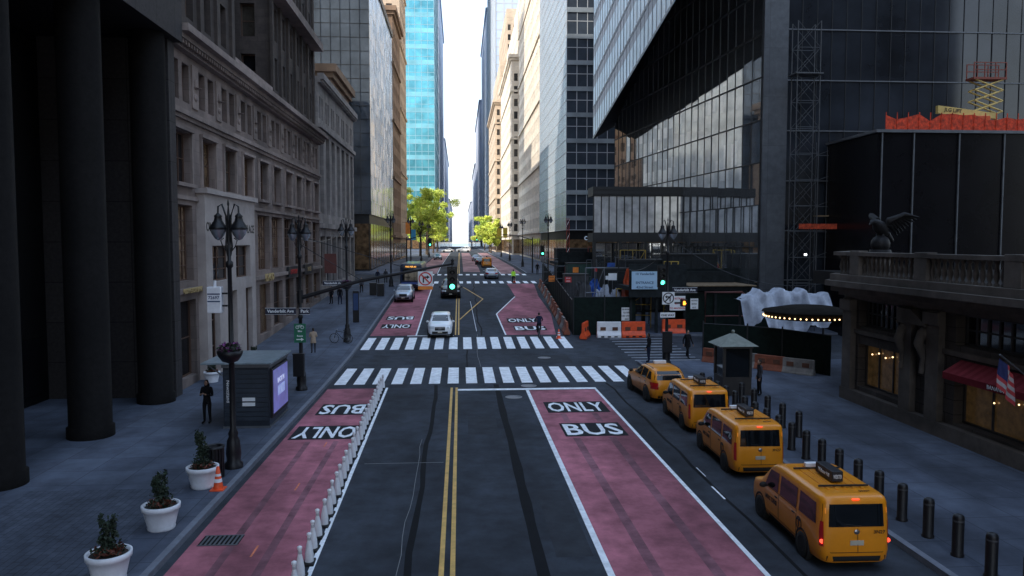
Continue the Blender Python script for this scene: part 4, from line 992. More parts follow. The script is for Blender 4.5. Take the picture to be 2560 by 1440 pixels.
def bike(label,loc,rz):
    rt=root('bicycle',label,'bicycle',loc,rz)
    for y in (-.52,.52):
        b=B(); n=24
        pts=[(0,.33*math.cos(2*math.pi*i/n),.33*math.sin(2*math.pi*i/n)) for i in range(n+1)]; b.tube(pts,.02,6)
        for k in range(8): a=math.pi*k/8; b.tube([(0,.32*math.cos(a),.32*math.sin(a)),(0,-.32*math.cos(a),-.32*math.sin(a))],.004,4,1)
        b.make('wheel',[rubber,steel],rt,(0,y,.35))
    b=B(); 
    for p,q in (((0,-.52,.35),(0,-.1,.32)),((0,-.52,.35),(0,-.22,.78)),((0,-.1,.32),(0,-.24,.85)),((0,-.1,.32),(0,.36,.8)),((0,-.22,.78),(0,.36,.86)),((0,.52,.35),(0,.34,.95))): b.tube([p,q],.018,6)
    b.make('frame',blackm,rt)
    b=B(); b.tube([(-.26,.36,.98),(-.1,.34,.97),(.1,.34,.97),(.26,.36,.98)],.014,6); b.make('handlebar',steel,rt)
    b=B(); b.ball((0,-.26,.9),(.07,.13,.03),8,0,5); b.make('saddle',rubber,rt)
bike('black bicycle ridden away from the crosswalk',(5.9,57.25,zr(57.2)),0)
bike('black bicycle locked to a lamp post',gp(-8.35,54.3),rad(75))
# ------------------------------------------------------------------ street lamps
def lamp(loc,label):
    rt=root('street_lamp',label,'street lamp',loc,0,'ornate black twin street lamps')
    b=B(); b.lathe([(.3,0),(.3,.14),(.22,.22),(.25,.5),(.21,.9),(.14,1.05),(.17,1.15),(.1,1.3),(.09,3.6),(.13,3.65),(.13,3.75),(.085,3.8),(.07,6.6),(.12,6.65),(.12,6.8),(.06,6.85),(.055,8.1),(.09,8.15),(.05,8.3),(.02,8.6),(.04,8.68),(.005,8.85)],12)
    b.make('pole',blackm,rt)
    for s in (-1,1):
        b=B()
        b.tube([(s*.04,0,7.0),(s*.1,0,7.3),(s*.06,0,7.8),(s*.08,0,8.3),(s*.2,0,8.68),(s*.32,0,8.6),(s*.33,0,8.4)],.03,6)
        b.tube([(s*.04,0,7.1),(s*.2,0,7.3),(s*.26,0,7.5),(s*.16,0,7.58)],.02,5)
        b.make('arm',blackm,rt)
        b=B(); b.lathe([(.27,0),(.29,.03),(.26,.1),(.14,.28),(.11,.4),(.13,.44),(.05,.52),(.02,.57)],14); h=b.make('luminaire',blackm,rt,(s*.33,0,7.85))
        g=B(); g.lathe([(.02,-.34),(.1,-.3),(.2,-.15),(.26,0)],14); g.make('globe',M('lamp_globe',(.35,.38,.42),.08,metal=.6,var=.2),h)
    return rt
l1=lamp((-7.5,25.6,.15),'ornate black twin-globe street lamp by the kerb')
for x,y in ((-8,39),(-8,54.9),(12.4,45.3),(-8.2,92),(-8,126),(-8,160),(11.5,100),(11,135),(11,170),(-8,200),(11,205)): cptree(l1,(x,y,zr(y)+.15))
def basket(x,y,z):
    rt=root('hanging_flower_basket','hanging basket with purple flowers on a lamp post','flower basket',(x,y,z),0,'hanging flower baskets')
    b=B(); b.lathe([(.05,-.35),(.25,-.28),(.38,-.1),(.42,.05),(.3,.06)],14); b.make('basket',blackm,rt)
    b=B(); b.leaves((0,0,.15),(.45,.45,.22),520,.06,(0,0,1)); b.make('flowers',[leafd,leafp],rt)
basket(-7.5,25.45,4.0); basket(-8,54.7,4.6)
rt=root('utility_box','white utility box numbered 72697 strapped to lamp post','utility box',(-7.95,25.5,5.3)); b=B(); b.box(-.22,.22,-.15,.15,0,.85); b.box(.22,.4,-.03,.03,.2,.26,1); b.box(.22,.4,-.03,.03,.6,.66,1); b.cyl(.0,0,.85,1.05,.05,mi=0); b.make('box',[potw,blackm],rt,bevel=.02)
text('72697',.14,navy,rt,(0,-.155,.5),off=.003)
for z in (.36,.6): b=B(); b.box(-.2,.2,-.156,-.152,z,z+.04); b.make('stripe',navy,rt)
def signal(loc,rz,mode='green',label='black traffic signal showing green'):
    rt=root('traffic_signal',label,'traffic light',loc,rz,'traffic signals')
    b=B(); b.box(-.17,.17,-.1,.12,-.55,.55); b.box(-.26,.26,.12,.14,-.65,.65)
    for z in (-.35,0,.35):
        b.M=Matrix.Translation((0,-.1,z))@Matrix.Rotation(rad(90),4,'X'); n=14
        vs=[];fs=[]
        for i in range(n+1):
            a=math.pi*(-.15)+math.pi*1.3*i/n
            vs+=[(.14*math.cos(a),.14*math.sin(a),0),(.14*math.cos(a),.14*math.sin(a),.2)]
        for i in range(n): fs.append((2*i,2*i+2,2*i+3,2*i+1))
        b.add(vs,fs)
    b.M=Matrix(); b.make('housing',blackm,rt,bevel=0)
    for z,nm,m in ((.35,'red',redsig),(0,'amber',amber),(-.35,'green',greenlit)):
        b=B(); b.M=Matrix.Translation((0,-.105,z))@Matrix.Rotation(rad(90),4,'X'); b.lathe([(.125,0),(.1,.03),(.01,.045)],16); b.M=Matrix()
        b.make('lens',m if nm==mode else M('unlit_lens',(.03,.03,.03),.3),rt)
    return rt
rt=root('signal_mast_arm','long black signal arm with stay cables over the road','signal arm',(-8,39,4.9)); b=B()
b.tube([(0,0,-.1),(3,0,.75),(7.7,0,1.62)],[.11,.09,.055],8); b.cyl(0,0,-.35,.3,.15); b.make('arm',blackm,rt)
for pts in ([(0,0,2.6),(3,0,.8)],[(0,0,3.0),(5.6,0,1.3)]): b=B(); b.tube(pts,.018,5); b.make('stay_cable',blackm,rt)
b=B(); b.tube([(7.6,0,1.62),(7.6,0,1.35)],.04,6); b.lathe([(.1,1.62),(.06,1.72),(.1,1.76),(.02,1.86)],8,0,(7.62,0,0)); b.make('hanger',blackm,rt)
signal((-.4,38.95,5.7),0)
signal((12.0,45.0,5.55),0)
signal((9.9,92,zr(92)+4.4),0); signal((-4.5,116.5,zr(116)+4.8),0); signal((6,275,zr(275)+5),0)
for sx,x,y in ((1,-8,116.5),(-1,11,116.5),(1,-8,275),(-1,11,275)):
    rt=root('signal_mast_arm','black signal arm over the far junction','signal arm',(x,y,zr(y)+.15),group='far signal arms'); b=B(); b.cyl(0,0,0,5.4,.12,.09); b.tube([(0,0,5.0),(sx*2,0,5.6),(sx*5,0,5.9)],[.08,.06,.05],6); b.make('arm',blackm,rt)
def roundsign(loc,label,flip=1,panel=True):
    rt=root('turn_ban_sign',label,'road sign',loc,0); b=B(); b.box(-.37,.37,-.01,.01,-.37,.37); b.make('plate',signw,rt)
    b=B(); b.M=Matrix.Translation((0,-.012,0))@Matrix.Rotation(rad(90),4,'X'); b.ring(.34,.28,.006,28); b.M=Matrix(); s=flip
    b.add([(s*-.19,-.022,.24),(s*-.24,-.022,.19),(s*.19,-.022,-.24),(s*.24,-.022,-.19)],[(0,1,2,3)]); b.make('ban_ring',signred if panel else signk,rt)
    b=B(); b.box(-.1*s-.035,-.1*s+.035,-.016,-.013,-.2,.08); b.box(-.13,.1,-.016,-.013,.045,.115); b.add([(s*.08,-.016,.18),(s*.08,-.016,-.02),(s*.22,-.016,.08)],[(0,1,2)]); b.make('arrow',signk,rt)
    if panel:
        b=B(); b.box(-.37,.37,-.01,.01,-.55,-.38); b.make('lower_plate',signo,rt)
roundsign((-1.75,38.9,5.75),'white turn ban sign with red ring and orange plate')
roundsign((12.4,45.0,4.25),'black and white turn ban sign on lamp post',-1,False)
def streetsign(loc,w=1.5,t='Vanderbilt Ave'):
    rt=root('street_name_sign','dark street name sign with white lettering','street sign',loc,0,'street name signs'); b=B(); b.box(-w/2,w/2,-.015,.015,-.15,.15); b.make('plate',M('sign_dark_blue',(.012,.016,.04),.5),rt)
    b=B(); b.box(-w/2-.01,w/2+.01,-.01,.01,.15,.165); b.box(-w/2-.01,w/2+.01,-.01,.01,-.165,-.15); b.make('edge',signw,rt)
    text(t,.215,signw,rt,(0,-.02,0),off=.005)
streetsign((-8.95,38.9,4.15)); streetsign((-8.9,54.8,4.7)); streetsign((13.45,45.2,4.72))
streetsign((-7.75,38.8,4.15),.5,'Park')
def plate(name,label,cat,loc,w,h,mat,lines_,lm,size,rz=0,grp=None):
    rt=root(name,label,cat,loc,rz); b=B(); b.box(-w/2,w/2,-.012,.012,-h/2,h/2); b.make('plate',mat,rt)
    n=len(lines_)
    for i,t in enumerate(lines_):
        if t: text(t,size,lm,rt,(0,-.018,h/2-h*(i+.5)/n-.02),off=.003)
    return rt
rt=plate('bike_route_sign','green bike route sign with white bicycle and arrow','road sign',(-8.0,38.82,3.05),.58,.95,signg,['','Bike','Route',''],signw,.12)
b=B()
for x in (-.12,.12):
    b.M=Matrix.Translation((x,-.02,.3))@Matrix.Rotation(rad(90),4,'X'); b.ring(.085,.065,.006,16)
b.M=Matrix(); b.tube([(-.12,-.02,.3),(-.04,-.02,.4),(.08,-.02,.4),(.12,-.02,.3)],.01,4); b.tube([(-.04,-.02,.4),(0,-.02,.3),(.08,-.02,.4)],.01,4); b.make('bicycle_symbol',signw,rt)
b=B(); b.box(-.18,.06,-.02,-.014,-.34,-.29); b.add([(.05,-.018,-.4),(.2,-.018,-.315),(.05,-.018,-.23)],[(0,1,2)]); b.make('arrow',signw,rt)
plate('one_way_sign','black and white one way sign','road sign',(12.35,44.95,3.25),.9,.3,signw,['ONE WAY'],signk,.17)
rt=root('pedestrian_signal','pedestrian signal showing an orange raised hand','traffic light',(13.4,45.1,3.95)); b=B(); b.box(-.2,.2,0,.2,-.22,.22); b.box(-1.0,-.2,.06,.12,-.05,.05); b.make('housing',blackm,rt)
b=B(); b.box(-.07,.07,-.012,-.004,-.12,.02)
for k in range(4): b.box(-.07+k*.037,-.043+k*.037,-.012,-.004,.02,.1+.02*(k in(1,2)))
b.box(.07,.11,-.012,-.004,-.06,.0); b.make('hand_symbol',M('hand_glow',(1,.3,.03),.4,emit=4),rt)
for x,y,z,h in ((-8,38.75,.9,1.1),(12.4,45.0,1.0,1.2)):
    rt=root('signal_control_box','black signal control box strapped to a lamp post','control box',(x,y,z),group='signal control boxes'); b=B(); b.box(-.32,.22,-.2,.1,0,h); b.box(-.34,.24,-.22,.12,h,h+.05); b.make('box',blackm,rt,bevel=.015)
# newsstand
rt=root('newsstand','dark metal newsstand kiosk with flat roof and lit advert screen','kiosk',(-8.5,32.6,.15)); b=B(); b.box(-.95,.85,-1.55,1.65,.08,2.45); b.make('wall',M('kiosk_metal',(.035,.043,.057),.3,metal=.4,var=.2,scale=3),rt)
for k in range(11):
    b=B(); z=.3+k*.19; b.box(-.9,.8,-1.585,-1.552,z,z+.165); b.make('shutter_slat',M('kiosk_shutter',(.05,.063,.082),.3,metal=.4,var=.2),rt)
b=B(); b.box(-1.75,1.0,-1.75,1.85,2.6,2.66); b.box(-1.0,.9,-1.6,1.7,2.45,2.6,1)
b.make('roof',[M('kiosk_roof',(.20,.25,.275),.3,var=.4,scale=3),dsteel],rt)
for y in (-1.5,1.6): b=B(); b.tube([(-1.6,y,2.6),(-.95,y,2.1)],.03,6); b.make('bracket',dsteel,rt)
b=B(); b.box(.85,.93,-1.35,1.45,.35,2.35); b.make('screen_frame',blackm,rt)
b=B(); b.box(.93,.95,-1.2,1.3,.5,2.25); b.make('screen',screenm,rt)
b=B(); b.box(.951,.955,-.5,.7,1.1,1.5); b.make('poster_panel',M('poster_pale',(.4,.48,.85),.4,var=.6,scale=4,emit=.4),rt)
text('BACK IN',.3,M('screen_white',(.7,.75,.95),.4,emit=.5),rt,(.958,.05,1.72),(rad(90),0,rad(90)))
b=B(); b.box(-.98,.88,-1.58,1.68,0,.08); b.make('plinth',dsteel,rt)
text('Newsstand',.2,signw,rt,(-.75,-1.595,1.5),(rad(90),rad(90),0))
for z in (.9,1.1): 
    b=B(); b.box(-.2,.3,-1.6,-1.587,z,z+.14); b.make('notice',signw,rt)
rt=root('booth','small dark booth with pyramid roof and glass sides','booth',(13.4,36.8,.15)); b=B(); b.box(-.7,.7,-.7,.7,0,.9)
for x in (-.65,.65):
    for y in (-.65,.65): b.box(x-.06,x+.06,y-.06,y+.06,.9,2.3)
b.box(-.75,.75,-.75,.75,2.3,2.42); b.make('wall',M('booth_bronze',(.03,.026,.024),.5,var=.3),rt)
b=B(); b.add([(-.95,-.95,2.42),(.95,-.95,2.42),(.95,.95,2.42),(-.95,.95,2.42),(-.12,-.12,2.95),(.12,-.12,2.95),(.12,.12,2.95),(-.12,.12,2.95)],[(0,1,5,4),(1,2,6,5),(2,3,7,6),(3,0,4,7),(0,3,2,1),(4,5,6,7)]); b.ball((0,0,3.05),.09,8); b.make('roof',M('verdigris_roof',(.20,.22,.19),.7,var=.25,scale=4),rt)
for s in (-1,1):
    b=B(); b.box(-.6,.6,s*.64-.01,s*.64+.01,.9,2.3); b.make('window',carglass,rt)
    b=B(); b.box(s*.64-.01,s*.64+.01,-.6,.6,.9,2.3); b.make('window',carglass,rt)
rt=root('bollard','black steel bollard with domed cap on the pavement edge','bollard',(11.75,13.6,.15),0,'bollards along the pavement'); b=B(); b.lathe([(.15,0),(.15,.05),(.13,.07),(.13,.92),(.11,.98),(.05,1.01),(.005,1.02)],14); b.make('post',blackm,rt)
b=B(); b.lathe([(.132,.83),(.135,.84),(.135,.86),(.132,.87)],14); b.make('band',M('bollard_band',(.05,.05,.055),.5),rt)
for k in range(1,21): cptree(rt,(11.75+.01*k,13.6+1.17*k,.15))
for k in range(5): cptree(rt,(12.9,28.2+1.5*k,.15))
rt=root('lane_delineator','white flexible lane delineator post on black base','delineator',(-3.55,14.8,.0),0,'white delineators along the bus lane'); b=B(); b.lathe([(.105,.07),(.10,.25),(.075,.42),(.045,.56),(.04,.66),(.058,.7),(.055,.74),(.02,.76)],14); b.make('post',whitepl,rt)
b=B(); b.box(-.13,.13,-.2,.2,.012,.07); b.make('base',rubber,rt,bevel=.01)
b=B(); b.lathe([(.044,.58),(.047,.585),(.047,.64),(.044,.645)],12); b.make('reflector',M('reflective_band',(.5,.5,.52),.3),rt)
for k in range(1,32):
    t=k/31; n_=cptree(rt,(-3.55-.5*t+R.uniform(-.03,.03),14.8+25*t,0),R.uniform(-.1,.1)); n_.rotation_euler=(R.uniform(-.03,.03),R.uniform(-.04,.04),R.uniform(-.1,.1))
def planter(x,y,s=1,tall=.9,lab='round white planter with small evergreen and rusty flowers'):
    rt=root('potted_plant',lab,'potted plant',(x,y,.15),R.uniform(0,3),'white planters along the pavement')
    b=B(); b.lathe([(.33*s,0),(.35*s,.04),(.34*s,.08),(.40*s,.35*s),(.44*s,.5*s),(.47*s,.52*s),(.48*s,.64*s),(.43*s,.645*s),(.41*s,.56*s)],28,cap=False); b.make('pot',potw,rt)
    b=B(); b.lathe([(.41*s,.54*s),(.4*s,.58*s),(.01,.6*s)],20); b.make('soil',soil,rt)
    b=B()
    for k in range(int(tall*11)):
        t=k/(tall*11); r=(.30*(1-t)**.7+.05); b.leaves((0,0,.65*s+t*tall),(r,r,.12),int(70*(1.2-t)),.05,(0,))
    for _ in range(9):
        a=R.uniform(0,6.3); h=R.uniform(.3,.95)*tall; b.tube([(0,0,.6),(math.cos(a)*.14,math.sin(a)*.14,.65+h)],[.02,.006],5,0)
        b.leaves((math.cos(a)*.15,math.sin(a)*.15,.65+h),(.08,.08,.18),35,.045,(0,))
    b.make('shrub',leafd,rt)
    b=B(); b.leaves((0,0,.68*s),(.40*s,.40*s,.1),420,.055,(0,1,1)); b.make('flowers',[leafd,leafr],rt)
planter(-7.75,17.1,1.0,.8); planter(-7.8,20.2,1.0,.85); planter(-7.85,23.6,1.0,1.1); planter(-13.2,41.5,.9,.5); planter(-12.6,47.6,.9,.4)
def cone(x,y,z):
    rt=root('traffic_cone','orange traffic cone with white reflective bands','traffic cone',(x,y,z),0,'traffic cones'); b=B(); b.lathe([(.15,.03),(.04,.7),(.02,.71)],16); b.make('cone',orange,rt,bevel=0)
    b=B(); b.box(-.2,.2,-.2,.2,0,.035); b.make('base',orange,rt)
    for p in ([(.122,.24),(.104,.34)],[(.09,.42),(.077,.49)]): b=B(); b.lathe(p,16); b.make('band',whitepl,rt)
cone(-7.3,23.3,.15); cone(7.3,56.4,zr(56.4)); cone(7.0,99,zr(99))
rt=root('litter_bin','black slatted metal litter bin on the pavement','bin',(-7.8,24.6,.15)); b=B()
for k in range(18): a=2*math.pi*k/18; b.M=Matrix.Rotation(a,4,'Z'); b.box(.23,.29,-.03,.03,0,.95)
b.M=Matrix(); b.lathe([(.24,.02),(.24,.9)],16); b.lathe([(.31,.93),(.31,1.0),(.2,1.0),(.2,.95)],18); b.make('drum',blackm,rt)
rt=root('information_pillar','slim black information pillar on the pavement','kiosk',gp(-8.6,64)); b=B(); b.box(-.25,.25,-.1,.1,0,2.6); b.make('pillar',blackm,rt,bevel=.03); b=B(); b.box(-.2,.2,-.112,-.102,1,2.4); b.make('screen',navy,rt)
for x,y in ((-8.4,82),(-9.3,83)):
    rt=root('litter_bin','dark boxy litter bins beside the kerb','bin',gp(x,y),group='boxy litter bins'); b=B(); b.box(-.35,.35,-.35,.35,0,1.2); b.box(-.38,.38,-.38,.38,1.2,1.3); b.box(-.2,.2,-.36,-.352,.85,1.05); b.make('bin_body',blackm,rt,bevel=.03)
# ------------------------------------------------------------------ construction zone
def barrier(x,y,rz,mat,lab,hz=1):
    rt=root('jersey_barrier',lab,'barrier',(x,y,zr(y)),rz,'plastic site barriers'); b=B()
    pr=[(-.25,0),(.25,0),(.25,.2),(.1,.5),(.08,1.0*hz),(-.08,1.0*hz),(-.1,.5),(-.25,.2)]; L=.9
    b.add([(-L,p,z) for p,z in pr]+[(L,p,z) for p,z in pr],[tuple(range(7,-1,-1)),tuple(range(8,16))]+[(i,(i+1)%8,8+(i+1)%8,8+i) for i in range(8)]); b.make('shell',mat,rt,bevel=.03)
    for x in (-.5,0,.5): b=B(); b.box(x-.12,x+.12,-.255,-.2,.04,.14); b.make('slot_shade_block',rubber,rt)
    for x in (-.45,.45): b=B(); b.box(x-.2,x+.2,-.135,-.08,.55,.8); b.make('recess_shade_block',M('barrier_recess_shade',(.12,.05,.03),.8),rt)  # raised dark blocks; colour stands in for shade in slots and recesses
LBB=('orange plastic jersey barrier at the site edge','white plastic jersey barrier at the site edge')
for i,(x,m) in enumerate(((9.3,0),(11.1,1),(12.95,0),(16.3,0))): barrier(x,56.6 if x<16 else 57.6,rad(70) if i==0 else R.uniform(-.06,.06),(orange,whitepl)[m],LBB[m],1.2)
dullw=M('dull_concrete_barrier',(.22,.205,.19),.8,var=.4); dullo=M('dull_orange_barrier',(.24,.07,.035),.7,var=.4)
for k in range(16):
    y=58.6+k*2.2; x=8.1+(y-58)*.045; m=k%2 if k%5 else 0; barrier(x,y,rad(90-2.5),(dullo,dullw)[m],LBB[m])
for k in range(4): barrier(15.6+k*1.15,45.6-k*1.25,rad(-47),(dullo,dullw)[k%2],LBB[k%2])
def fence(pts,h,lab,every=2.4):
    rt=root('site_fence',lab,'fence',(pts[0][0],pts[0][1],zr(pts[0][1])))
    for a,c in zip(pts,pts[1:]):
        n=max(1,int(math.dist(a,c)/every))
        for i in range(n):
            b=B(); p=B()
            t0=i/n;t1=(i+1)/n; A=(a[0]+(c[0]-a[0])*t0,a[1]+(c[1]-a[1])*t0); C=(a[0]+(c[0]-a[0])*t1,a[1]+(c[1]-a[1])*t1)
            b.quad((A[0],A[1],zr(A[1])),(C[0],C[1],zr(C[1])),(C[0],C[1],zr(C[1])+h),(A[0],A[1],zr(A[1])+h)); p.cyl(A[0],A[1],zr(A[1]),zr(A[1])+h+.15,.05,n=6)
            p.tube([(A[0],A[1],zr(A[1])+h),(C[0],C[1],zr(C[1])+h)],.03,5)
            b.make('mesh_panel',greenf,rt,world=True); p.make('fence_post',mulld,rt,world=True)
fence([(8.6,58.2),(10.4,97)],2.6,'dark green mesh fence along the road'); fence([(8.6,57.9),(13.4,57.9)],2.9,'dark green mesh fence facing the junction'); fence([(17.2,57.9),(27,57.9)],3.2,'dark green mesh fence facing the side street')
fence([(15.2,47.0),(17.5,45.6),(19,44.0),(20.5,41.0)],2.4,'dark curved site fence by the marquee')
rt=root('sidewalk_shed','dark timber and steel sidewalk shed over the site entrance','shed',(15.5,60,zr(60))); b=B(); b.box(12.8,22.5,57.6,62,3.9,4.2); b.box(12.8,17.2,57.4,57.6,3.4,5.9)
b.box(12.8,22.5,61.8,62,4.2,5.2)
for x in (13,15,17.2,19.6,22.3):
    for y in (57.8,61.8): b.box(x-.1,x+.1,y-.1,y+.1,zr(y),3.9)
b.make('frame',M('shed_dark',(.014,.018,.020),.8,var=.5,scale=2,spec=.2),rt,world=True)
b=B(); b.box(17.2,28,63,63.2,.5,5.4); b.make('hoarding',M('shed_hoarding',(.010,.014,.015),.85,var=.5,scale=2,spec=.2),rt,world=True)
for k in range(14): b=B(); b.box(17.4+k*.38,17.7+k*.38,57.3,62.2,4.22,4.28); b.make('deck_board',ply,rt,world=True)
rt=root('sidewalk_shed','dark sidewalk shed bridge with cross bracing along the site','shed',(12.5,86,zr(86))); b=B(); b.box(-2,5,-4,4,3.2,3.5); b.box(-2,5,-4.1,-4,3.5,4.6)
for x in (-1.9,.4,2.7,4.9): b.box(x-.08,x+.08,-4,-3.84,0,3.2)
for x in (-1.9,.4,2.7): b.tube([(x,-3.95,.2),(x+2.3,-3.95,3.1)],.04,5)
b.make('frame',M('shed_dark',(.014,.018,.020),.8),rt)
rt=plate('site_sign_board','white and blue address board reading 10 Vanderbilt','sign board',(13.95,57.3,4.7),2.0,1.35,signb,['10 Vanderbilt','','ENTRANCE','42nd Street'],navy,.27)
plate('sidewalk_closed_sign','white sidewalk closed sign fixed to the fence','sign',(12.7,57.8,2.1),.8,1.0,signw,['SIDEWALK','CLOSED','USE OTHER','SIDE'],signk,.15)
plate('walkway_sign','white sign with red lettering directing pedestrians','sign',(16.5,57.3,2.95),1.2,1.1,signw,['PEDESTRIAN','WALKWAY','TO MADISON'],signred,.19)
plate('notice_board','small white notice on the site hoarding','sign',(17.8,57.3,2.9),.6,.8,signw,['NOTICE','ENTRY','42 ST'],signk,.13)
plate('stop_sign_board','red sign with white lettering on the site fence','sign',(9.9,70,zr(70)+3.0),.6,.5,signred,['STOP','HERE'],signw,.17)
plate('road_work_sign','orange road work sign by the fence','sign',(9.1,76,zr(76)+2.5),.6,.6,signo,['ROAD','WORK'],signk,.16)
def blob(b,c,r,mi=0,seed=0):
    rr=random.Random(seed); n=18;k=9;vs=[];fs=[]
    for j in range(k+1):
        t=math.pi*.5*j/k
        for i in range(n):
            a=2*math.pi*i/n; f=1+rr.uniform(-.16,.16); vs.append((c[0]+r[0]*f*math.copysign(abs(math.cos(a))**.6,math.cos(a))*max(.02,math.cos(t)**.5),c[1]+r[1]*f*math.copysign(abs(math.sin(a))**.6,math.sin(a))*max(.02,math.cos(t)**.5),c[2]+r[2]*math.sin(t)*f))
    for j in range(k):
        for i in range(n): fs.append((j*n+i,j*n+(i+1)%n,(j+1)*n+(i+1)%n,(j+1)*n+i))
    b.add(vs,fs,mi)
for x,y,r,m,lab,sd in ((11.6,66,(.7,.9,3.1),tarpb,'stack of building materials under a blue tarpaulin',1),(13.6,70,(.6,.8,3.6),tarpb,'blue sheeting over stacked pipes',9),(11.6,61.5,(.7,.8,3.1),tarpw,'pile of white sacks and sheeting on a pallet',2),(12.7,62,(.45,.6,2.8),tarpw,'white sheeting over a small pallet',5),(13.5,61,(.45,.8,4.4),tarpo,'orange tarpaulin draped over stacked materials',3),(10.4,63,(.6,.8,3.2),M('grey_tarp',(.05,.05,.055),.8),'grey sheeting over materials',6),(9.6,61,(.5,.8,3.4),M('grey_tarp',(.05,.05,.055),.8),'dark sheeting over stacked materials',12)):
    rt=root('covered_materials',lab,'materials',(x,y,zr(y))); b=B(); blob(b,(0,0,0),r,0,sd); b.make('tarpaulin',m,rt)
rt=root('covered_roof','white plastic sheeting draped over site structures','tarpaulin',(22.4,51.6,0)); b=B()
n=50; mrow=14; pkx=[(-.02,3.7),(.1,4.0),(.22,4.4),(.33,4.1),(.47,4.5),(.6,4.2),(.72,4.4),(.86,4.05),(1.02,4.2)]
def pkf(u):
    for (a,za),(c,zc) in zip(pkx,pkx[1:]):
        if u<=c:
            t=(u-a)/(c-a); return za+(zc-za)*t-.7*t*(1-t)
    return 4
def f(i,j):
    u=i/n; v=j/mrow; x=-3.2+u*6.2; pk=pkf(u)
    if v<.75: z=pk-(1-v/.75)**1.2*(2.5-.7*math.sin(u*7+1)+.3*math.sin(u*23)); y=-1.2+v*1.2+.16*math.sin(u*31+v*3)+.08*math.sin(u*67)
    else: z=pk-.15*(v-.75); y=-.3+(v-.75)*6
    return (x,y,z+.04*math.sin(i*2.3+j))
vs=[f(i,j) for j in range(mrow+1) for i in range(n+1)]
b.add(vs,[(j*(n+1)+i,j*(n+1)+i+1,(j+1)*(n+1)+i+1,(j+1)*(n+1)+i) for j in range(mrow) for i in range(n)],0,True); b.make('sheet',tarpw,rt)
for x in (-3,0,3): b=B(); b.cyl(x,.4,.2,3.7,.08); b.make('prop',mulld,rt)
def cabin(loc,mat,lab,sz=(2,1.2,2.2)):
    rt=root('site_container',lab,'site equipment',loc); b=B(); b.box(-sz[0]/2,sz[0]/2,-sz[1]/2,sz[1]/2,.1,sz[2])
    for k in range(8): x=-sz[0]/2+.15+k*(sz[0]-.3)/7; b.box(x-.04,x+.04,-sz[1]/2-.04,-sz[1]/2+.002,.2,sz[2]-.1)
    b.make('shell',mat,rt,bevel=.02); b=B(); b.box(-sz[0]/2-.05,sz[0]/2+.05,-sz[1]/2-.06,sz[1]/2+.05,sz[2],sz[2]+.12); b.make('lid',mulld,rt)
dk=M('dark_site_paint',(.015,.018,.02),.7,var=.4,spec=.3)
cabin(gp(10.9,72),M('grey_steel_box',(.05,.05,.055),.6),'grey steel site container',(2.2,2,3.1)); cabin(gp(12.3,79),M('green_box',(.02,.06,.05),.6),'green steel site container',(2.6,2,3.6)); cabin(gp(11.6,81),M('red_box',(.25,.02,.02),.6),'red steel tool container',(.9,1.2,3.2)); cabin(gp(14,68),dk,'dark site cabin behind the fence',(3,3,4.0)); cabin(gp(17,70),dk,'dark site cabin with flat roof',(4,3,4.6)); cabin(gp(13.6,93),dk,'tall dark plant cabin by the junction',(4,3,4.4)); cabin(gp(20,66),dk,'dark tall site cabin beside the lobby',(4,3,5.4))
rt=root('lattice_boom','thin red and white lattice boom above the site','crane boom',gp(12.4,88)); b=B()
for s in (-1,1): b.tube([(s*.2,0,0),(s*.12,0,8.2)],.04,5,0)
for k in range(10): z=k*.8; b.tube([(-.2,0,z),(.2,0,z+.8)],.03,4,k%2)
b.make('lattice',[M('boom_red',(.3,.03,.02),.6),signw],rt)
for q in range(26):
    rt=root('pipe_frame','pipe frame with crossbars standing on site','site equipment',gp(R.uniform(10.2,20.5),R.uniform(59.5,90)),R.uniform(-.4,.4),'pipe frames on site'); b=B(); h=R.uniform(3.0,5.2); w=R.uniform(.5,1.5)
    for x in (-w,0,w): b.tube([(x,0,0),(x,0,h)],.04,5)
    for z in (1,h*.6,h): b.tube([(-w,0,z),(w,0,z)],.035,5)
    b.tube([(-w,0,1),(w,0,h)],.03,5); b.make('pipes',(dsteel,dk,M('yellow_pipe',(.4,.27,.04),.6),dk,mull,M('red_pipe',(.25,.04,.03),.6))[q%6],rt)
sr=random.Random(11)
for q in range(12):
    x=sr.uniform(9.6,20); y=sr.uniform(62,80); w=sr.uniform(.35,.8); h=sr.uniform(.3,.7); m=sr.choice((signw,signo,signred,signb,tarpb,dullo))
    rt=root('site_notice','small coloured site notice board on a thin post','sign',gp(x,y),0,'small site notices'); b=B(); z=sr.uniform(2.8,3.9); b.box(-w/2,w/2,-.02,.02,z,z+h); b.make('board',m,rt); b=B(); b.cyl(0,.04,0,z+h,.03,n=6); b.make('post',dsteel,rt)
rt=root('red_pipe_gantry','rust red pipe gantry beside the hoarding','gantry',(20.5,56.8,.4)); b=B(); b.tube([(-2,0,0),(-2,0,3.4),(.8,0,3.4),(1.2,0,3.1),(1.2,0,1.4)],.09,8); b.tube([(-2,0,1.6),(1,0,1.6)],.06,6); b.make('pipe',M('rust_red',(.10,.025,.02),.6),rt)
for a,c,sag in (((12.4,45.3,8),(19.5,39,5.5),1.2),((-8,39,7.8),(-8,54.9,8.6),.5),((12.4,45.3,7.3),(12.8,57.4,5.5),.5)):
    rt=root('overhead_cable','thin black cable slung between posts','cable',a); b=B(); pts=[]
    for k in range(13): t=k/12; pts.append(((c[0]-a[0])*t,(c[1]-a[1])*t,(c[2]-a[2])*t-sag*4*t*(1-t)))
    b.tube(pts,.018,4); b.make('wire',blackm,rt)
